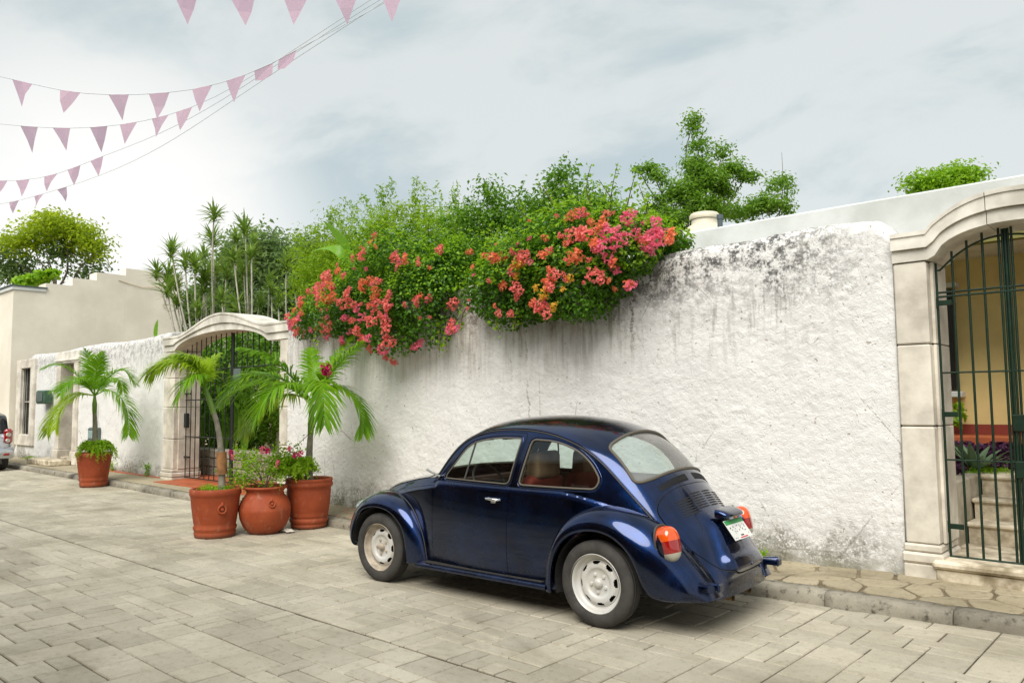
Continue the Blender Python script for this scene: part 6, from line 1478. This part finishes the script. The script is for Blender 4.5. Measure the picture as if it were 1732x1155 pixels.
# ---- greenery seen through the gates
def fol_thing(label, blobs, n, L, wd, mt, cat, **kw):
    e = empty('shrub', (0, 0, 0), 0, label=label, cat=cat); foliage('leaves', blobs, n, L, wd, mt, e, **kw); return e
fol_thing('dark mass of courtyard shrubs behind the iron grille of the wide gateway', [(-17.6, 9.3, 1.3, 1.1, .6, .9), (-19.2, 9.8, 1.5, 1.1, .8, 1.2), (-16.4, 9.2, 1.0, .8, .4, .5), (-20.4, 10.3, 2.2, 1.1, .8, 1.3), (-18.5, 10.5, 2.9, 1.2, .7, .8), (-17.0, 10.6, 2.4, 1.1, .6, .9), (-21.5, 11, 2.6, 1.2, .8, 1.2), (-20, 11.5, 3.3, 1.4, .8, .7), (-16.2, 12, 2.6, 1.0, .8, .9), (-14.6, 12.2, 2.2, 1.1, .7, .8), (-17.0, 11.8, 1.4, 1.0, .8, 1.2), (-17.5, 12.5, 2.6, 1.0, .8, 1.0), (-15.5, 12.8, 3.0, 1.2, .7, .7), (-18.5, 12.8, 1.8, 1.0, .8, 1.3), (-19.5, 13.2, 2.4, 1.0, .8, 1.3), (-18.6, 9.0, 1.9, .8, .35, 1.0), (-17.3, 9.0, 2.2, .8, .35, .9), (-16.0, 9.0, 2.0, .8, .35, .9), (-15.0, 9.0, 1.8, .6, .3, .8), (-17.8, 9.1, 3.0, .9, .3, .5), (-16.4, 9.1, 3.0, .8, .3, .5), (-19.4, 9.2, 2.8, .7, .3, .5)], 46000, .15, .35, m_lt2, 'shrub', up=.4)
e = empty('shrub', (0, 0, 0), 0, label='big leaved courtyard plants with long bright blades behind the left grille', cat='shrub')
br = random.Random(4)
for k in range(34):
    x, y = br.uniform(-19.8, -15.6), br.uniform(8.7, 9.6); a = br.uniform(-1, 1); h = br.uniform(.9, 2.5); blade([(x, y, .5), (x+a*.1, y, .5+h*.6), (x+a*.4, y-.1, .5+h*.95), (x+a*.75, y-.2, .5+h*.8)], .11, m_ban, e)
fol_thing('purple leaved hedge along the porch of the yellow house', [(-1.9+k*.45, 10.3, 1.03, .32, .22, .10) for k in range(-4, 6)], 9000, .07, .5, leaf_mat('leaf_purple', (.035, .008, .03), (.10, .03, .09), .2, .4), 'hedge')
fol_thing('small purple ground plants along the top of the low garden wall', [(-2.15+.0*k, 8.2+k*.22, .90, .16, .15, .08) for k in range(8)]+[(-1.9+k*.16, 9.6+k*.12, .93, .15, .12, .08) for k in range(6)], 2600, .06, .5, bpy.data.materials['leaf_purple'], 'ground plants')
o = tag(foliage('grass', [(-2.9, 9.5, .89, 1.3, .8, .05), (-1.6, 10.1, .92, .5, .3, .04)], 9000, .06, .15, m_lby, None, up=.1, jitter=1.6), kind='stuff')
e = empty('agave', (-1.98, 9.35, .86), 0, label='broad bladed grey green agave between the iron bars beside the steps', cat='agave'); m_ag = leaf_mat('agave_leaf', (.09, .15, .08), (.18, .26, .15), .15, .4)
for k in range(15):
    a = k*2.4; el = .5+.5*((k*7) % 5)/5; l = .42; d = (math.cos(a)*math.cos(el), math.sin(a)*math.cos(el), math.sin(el)); blade([(0, 0, 0), (d[0]*l*.5, d[1]*l*.5, d[2]*l*.55), (d[0]*l, d[1]*l, d[2]*l)], .045, m_ag, e, up=(d[0], d[1], 2.), taper=.6)
e = empty('shrub', (0, 0, 0), 0, label='bright leafy shrub under the porch window of the yellow house', cat='shrub'); foliage('leaves', [(-2.46, 10.9, 1.42, .10, .12, .16), (-1.0, 10.4, 1.15, .2, .2, .2)], 260, .12, .5, m_lby, e)
# weeds at the foot of the walls
def weed(label, c, r, h, n):
    e = empty('weed', c, 0, label=label, cat='weed'); lines = []
    for i in range(n):
        a = rnd.uniform(0, 2*PI); q = r*rnd.uniform(.3, 1); lines.append([(0, 0, 0), (math.cos(a)*q*.5, math.sin(a)*q*.5-.02, h*rnd.uniform(.5, 1)), (math.cos(a)*q, math.sin(a)*q-.03, h*rnd.uniform(.4, 1))])
    V, F = shoot_leaves(lines, .02, .045, .55, .02); o = link('leaves', mesh('leaves', V, F, m_lby), e); o['kind'] = 'stuff'; return e
weed('green weed tuft at the wall foot just behind the car', (-3.32, 7.12, .12), .12, .12, 14)
weed('small weed growing from the wall foot left of the wide gateway', (-17.3, 7.25, .13), .14, .28, 10)
weed('pale weed at the wall foot right of the meter box', (-19.3, 7.3, .13), .18, .25, 10)
weed('low grass tuft on the sidewalk below the tall far window', (-25.3, 7.35, .12), .30, .10, 16)
bl = empty('plant', (-18.05, 7.7, 3.2), 0, label='single broad green leaf sticking up on the far white wall top', cat='plant'); blade([(0, 0, -.05), (.02, 0, .18), (.06, 0, .42)], .13, m_ban, bl, up=(-.7, -.7, .1))
bl = empty('plant', (-17.0, 8.2, 2.6), 0, label='leafy tip rising behind the left shoulder of the wavy arch', cat='plant')
for k in range(4): blade([(0, 0, 0), (.1*k-.1, 0, .4), (.25*k-.3, 0, .62)], .09, m_ban, bl, up=(-.7, -.7, .1))
# litter: a crumpled white rag, pebble, fallen petals
rg = MB(); rv = []
for i in range(7):
    for j in range(5): rv.append((-.11+i*.037, -.06+j*.03, .012+.045*abs(math.sin(i*1.3+j*.8))*math.sin(min(1, (i+.5)/7)*PI)*math.sin((j+.5)/5*PI)))
rg.raw(rv, [(i*5+j, (i+1)*5+j, (i+1)*5+j+1, i*5+j+1) for i in range(6) for j in range(4)]); o = tag(rg.build('rag', mat('rag_white', (.62, .58, .50), .9)), 'crumpled pale rag lying on the paving between the round pot and the big pot', 'rag'); o.location = (-9.03, 5.58, .005)
fp = MB()
for k in range(60):
    x, y = -8.9+rnd.gauss(0, .55), 6.75+rnd.gauss(0, .25); y = min(y, float(Yw(x))-.1); z = .126 if y > float(Yk(x))+.02 else .006; a = rnd.uniform(0, 6); s = .018; fp.raw([(x-s*math.cos(a), y-s*math.sin(a), z), (x+s*math.sin(a), y-s*math.cos(a), z+.006), (x+s*math.cos(a), y+s*math.sin(a), z), (x-s*math.sin(a), y+s*math.cos(a), z+.006)], [(0, 1, 2, 3)])
tag(fp.build('fallen_petals', m_pk[0]), kind='stuff')

# ---- bunting
m_flag = leaf_mat('flag_pink', (.70, .48, .62), (.76, .54, .68), .62, .7); m_cord = mat('bunting_cord', (.55, .58, .60), .6)
def bunting(label, path, ts, s=1., twist=(), dz=.075, hw=.112):
    P = spline(np.array(path, float), 200); P[:, 2] -= dz; d = np.r_[0, np.cumsum(np.linalg.norm(np.diff(P, axis=0), axis=1))]
    e = empty('bunting', tuple(P[0]), 0, label=label, cat='bunting'); b = Vector(P[0]); MB().tube([tuple(Vector(p)-b) for p in P[::5]], .004, 5).build('cord', m_cord, e)
    for i, t in enumerate(ts):
        a = Vector([np.interp(t-hw*s, d, P[:, k]) for k in range(3)])-b; c = Vector([np.interp(t+hw*s, d, P[:, k]) for k in range(3)])-b; dn = Vector((rnd.uniform(-.05, .05), rnd.uniform(-.05, .05), -.29*s)); m = (a+c)/2
        h = .008; tw = rnd.uniform(-.05, .05); dn += Vector((tw, -tw, rnd.uniform(-.02, .02))); nn = (c-a).cross(Vector((0, 0, 1))).normalized()
        if i in twist: V = [a, c, c+dn*.5+nn*.03, m+dn*.55, a+dn*.35-nn*.03]; F = [(0, 1, 2, 3, 4)]
        else:
            w1, w2 = rnd.uniform(-.03, .03), rnd.uniform(-.03, .03); g1 = a.lerp(m+dn, .5)+nn*w1; g2 = c.lerp(m+dn, .5)+nn*w2; mm = m+nn*.010; V = [a, mm, c, g1, g2, m+dn+RH*.02*rnd.uniform(-1, 1)]; F = [(0, 1, 3), (1, 4, 3), (1, 2, 4), (3, 4, 5)]
        link('pennant', mesh('pennant', [tuple(v) for v in V], F, m_flag), e)
    return e
def arclen(path, pts):
    P = spline(np.array(path, float), 400); d = np.r_[0, np.cumsum(np.linalg.norm(np.diff(P, axis=0), axis=1))]; return [float(d[np.argmin(np.linalg.norm(P-np.array(p), axis=1))]) for p in pts]
p1 = [(-13.5, -1.0, 6.6), (-11.0, 1.1, 5.72), (-9.93, 2.09, 5.40), (-9.47, 2.54, 5.25), (-9.1, 2.89, 5.14), (-8.72, 3.24, 5.10), (-8.38, 3.54, 5.11), (-8.05, 3.85, 5.17), (-7.75, 4.1, 5.27), (-7.53, 4.29, 5.38), (-7.32, 4.47, 5.52), (-6.96, 4.77, 5.76), (-6.56, 5.1, 6.03), (-5.2, 6.3, 7.2)]
f1 = arclen(p1, [(-9.47, 2.54, 5.3), (-9.1, 2.89, 5.12), (-8.72, 3.24, 5.1), (-8.38, 3.54, 5.1), (-8.05, 3.85, 5.17), (-7.75, 4.1, 5.27), (-7.53, 4.29, 5.38), (-7.32, 4.47, 5.52), (-10.0, 2.05, 5.4)])
bunting('bunting string of pink pennants, the most complete one sagging highest across the sky', p1, f1, 1., (6, 7))
p2 = [(-15, -.6, 6.8), (-12.6, 1.7, 5.6), (-11.4, 2.81, 5.34), (-10.82, 3.35, 5.28), (-10.17, 3.93, 5.33), (-9.64, 4.4, 5.50), (-9.24, 4.73, 5.72), (-8.95, 4.97, 5.93), (-7.0, 5.6, 6.6), (-5.2, 6.3, 7.2)]
bunting('bunting string of pink pennants sagging just below the most complete one', p2, arclen(p2, [(-11.12, 3.07, 5.3), (-10.82, 3.35, 5.28), (-10.48, 3.66, 5.28), (-10.17, 3.93, 5.33), (-9.88, 4.19, 5.41), (-9.64, 4.4, 5.5)]), 1., ())
p3 = [(-16.5, .6, 6.5), (-14.6, 2.6, 5.35), (-13.73, 3.42, 5.19), (-13.15, 3.93, 5.26), (-12.6, 4.41, 5.52), (-12.21, 4.73, 5.70), (-9.2, 5.45, 6.3), (-5.2, 6.3, 7.2)]
bunting('third bunting string of pink pennants, lower at the left edge', p3, arclen(p3, [(-13.73, 3.42, 5.19), (-13.47, 3.66, 5.2), (-13.15, 3.93, 5.26), (-12.88, 4.17, 5.37), (-12.6, 4.41, 5.52)]), .95)
p4 = [(-17.5, 1.2, 6.0), (-15.6, 2.8, 5.15), (-14.67, 3.66, 5.04), (-14.19, 4.08, 5.18), (-13.71, 4.49, 5.36), (-10.2, 5.35, 6.05), (-5.2, 6.3, 7.2)]
bunting('lowest and farthest bunting string of small pink pennants at the left edge', p4, arclen(p4, [(-14.72, 3.6, 5.03), (-14.49, 3.82, 5.08), (-14.19, 4.08, 5.18), (-13.9, 4.32, 5.3)]), .72)
p5 = [(-10.5, 0, 7.4), (-8.6, 1.9, 6.3), (-7.41, 2.99, 5.86), (-6.75, 3.62, 5.76), (-6.36, 3.97, 5.76), (-6.02, 4.29, 5.78), (-5.68, 4.59, 5.80), (-5.27, 4.95, 5.9), (-4.2, 5.9, 6.5)]
bunting('nearest bunting string of pink pennants cut by the top edge', p5, arclen(p5, [(-7.16, 3.24, 5.8), (-6.75, 3.62, 5.76), (-6.36, 3.97, 5.76), (-6.02, 4.29, 5.78), (-5.68, 4.59, 5.8)]), 1.12, (), .20)

# ---- small silver hatchback at the far left
def slab(name, prof, ys, mt, par, rad=.10, h=.06):
    P_ = resample(round_poly(prof, rad, 5), h); c0 = P_.mean(0); nn = len(P_); V = []; F = []
    for yy, kx, kz in ys:
        for p in P_: V.append((c0[0]+(p[0]-c0[0])*kx, yy, c0[1]+(p[1]-c0[1])*kz))
    for i in range(len(ys)-1): F += [(i*nn+j, i*nn+(j+1) % nn, (i+1)*nn+(j+1) % nn, (i+1)*nn+j) for j in range(nn)]
    mb = MB(); mb.raw(V, F, True); mb.raw(V[:nn], [tuple(range(nn))[::-1]]); mb.raw(V[-nn:], [tuple(range(nn))]); return mb.build(name, mt, par)
m_sil = mat('silver_paint', (.50, .54, .58), .3, .75, coat=1); m_cg = mat('dark_car_glass', (.02, .025, .03), .06, coat=1)
sc_ = empty('car', (-25.15, 5.55, 0), PI, label='small silver hatchback parked at the kerb, cut by the left edge', cat='car')   # +x local is forward (-x world)
slab('body', [(-1.72, .30), (-1.80, .55), (-1.72, .95), (-1.45, 1.0), (.9, .98), (1.6, .80), (1.78, .55), (1.75, .28)], [(-.80, .90, .82), (-.78, .96, .94), (-.70, .99, .99), (-.4, 1, 1), (.4, 1, 1), (.70, .99, .99), (.78, .96, .94), (.80, .90, .82)], m_sil, sc_, .14)
slab('cabin', [(-1.68, .92), (-1.42, 1.42), (-1.1, 1.50), (-.1, 1.51), (.35, 1.40), (1.0, .95)], [(-.74, .93, .9), (-.66, .96, .97), (-.5, 1, 1), (.5, 1, 1), (.66, .96, .97), (.74, .93, .9)], m_cg, sc_, .10)
slab('roof_panel', [(-1.50, 1.475), (-1.2, 1.525), (-.1, 1.53), (.2, 1.485)], [(-.60, .96, .9), (-.52, 1, 1), (.52, 1, 1), (.60, .96, .9)], m_sil, sc_, .03)
slab('bumper', [(-1.86, .32), (-1.88, .52), (-1.80, .62), (-1.5, .60), (-1.5, .30)], [(-.81, .85, .9), (-.74, .97, 1), (-.4, 1.03, 1), (.4, 1.03, 1), (.74, .97, 1), (.81, .85, .9)], m_sil, sc_, .06)
for s in (-1, 1):
    tl = MB(); tl.box(-1.80, -1.60, *sorted((s*.60, s*.79)), .70, 1.08, .05); l = tl.build('tail_light', m_red, sc_)
    MB().tube([(-1.79, s*.68, .93), (-1.83, s*.685, .93)], [.06, .05], 14).build('clear_lens', m_clr, l); MB().tube([(-1.79, s*.67, .78), (-1.83, s*.675, .78)], [.055, .045], 14).build('clear_lens', m_clr, l)
    MB().box(-1.895, -1.85, *sorted((s*.56, s*.70)), .40, .46, .015).build('reflector', m_red, sc_)
    for x in (-1.2, 1.2):
        w = MB(); w.lathe([(.18, -.09), (.27, -.095), (.295, -.07), (.30, 0), (.295, .07), (.27, .095), (.18, .09), (0, .08)], 36, axis='y', c=(0, 0, 0)); ww = w.build('wheel', m_tyre, sc_); ww.location = (x, s*.70, .30)
        r = MB(); r.lathe([(.185, s*.092), (.17, s*.08), (.05, s*.07), (0, s*.075)], 24, axis='y'); r.build('rim', m_rim, ww)
        for k in range(5): MB().box(-.02, .02, *sorted((s*.078, s*.098)), .03, .17, .004, rot=Matrix.Rotation(k*2*PI/5, 3, 'Y'), piv=(0, 0, 0)).build('spoke', m_rim, ww)
    MB().box(.45, .62, *sorted((s*.80, s*.95)), .98, 1.10, .03).build('wing_mirror', m_sil, sc_)
MB().box(-1.83, -1.2, -.55, .55, .18, .34, .02).build('rear_skirt', m_rub, sc_)
MB().box(-1.86, -1.81, -.26, .26, .66, .78, .01).build('number_plate', bpy.data.materials['plate_white'], sc_)
MB().tube([(-.9, 0, 1.52), (-1.0, 0, 1.68)], .006, 5).build('antenna', m_rub, sc_)
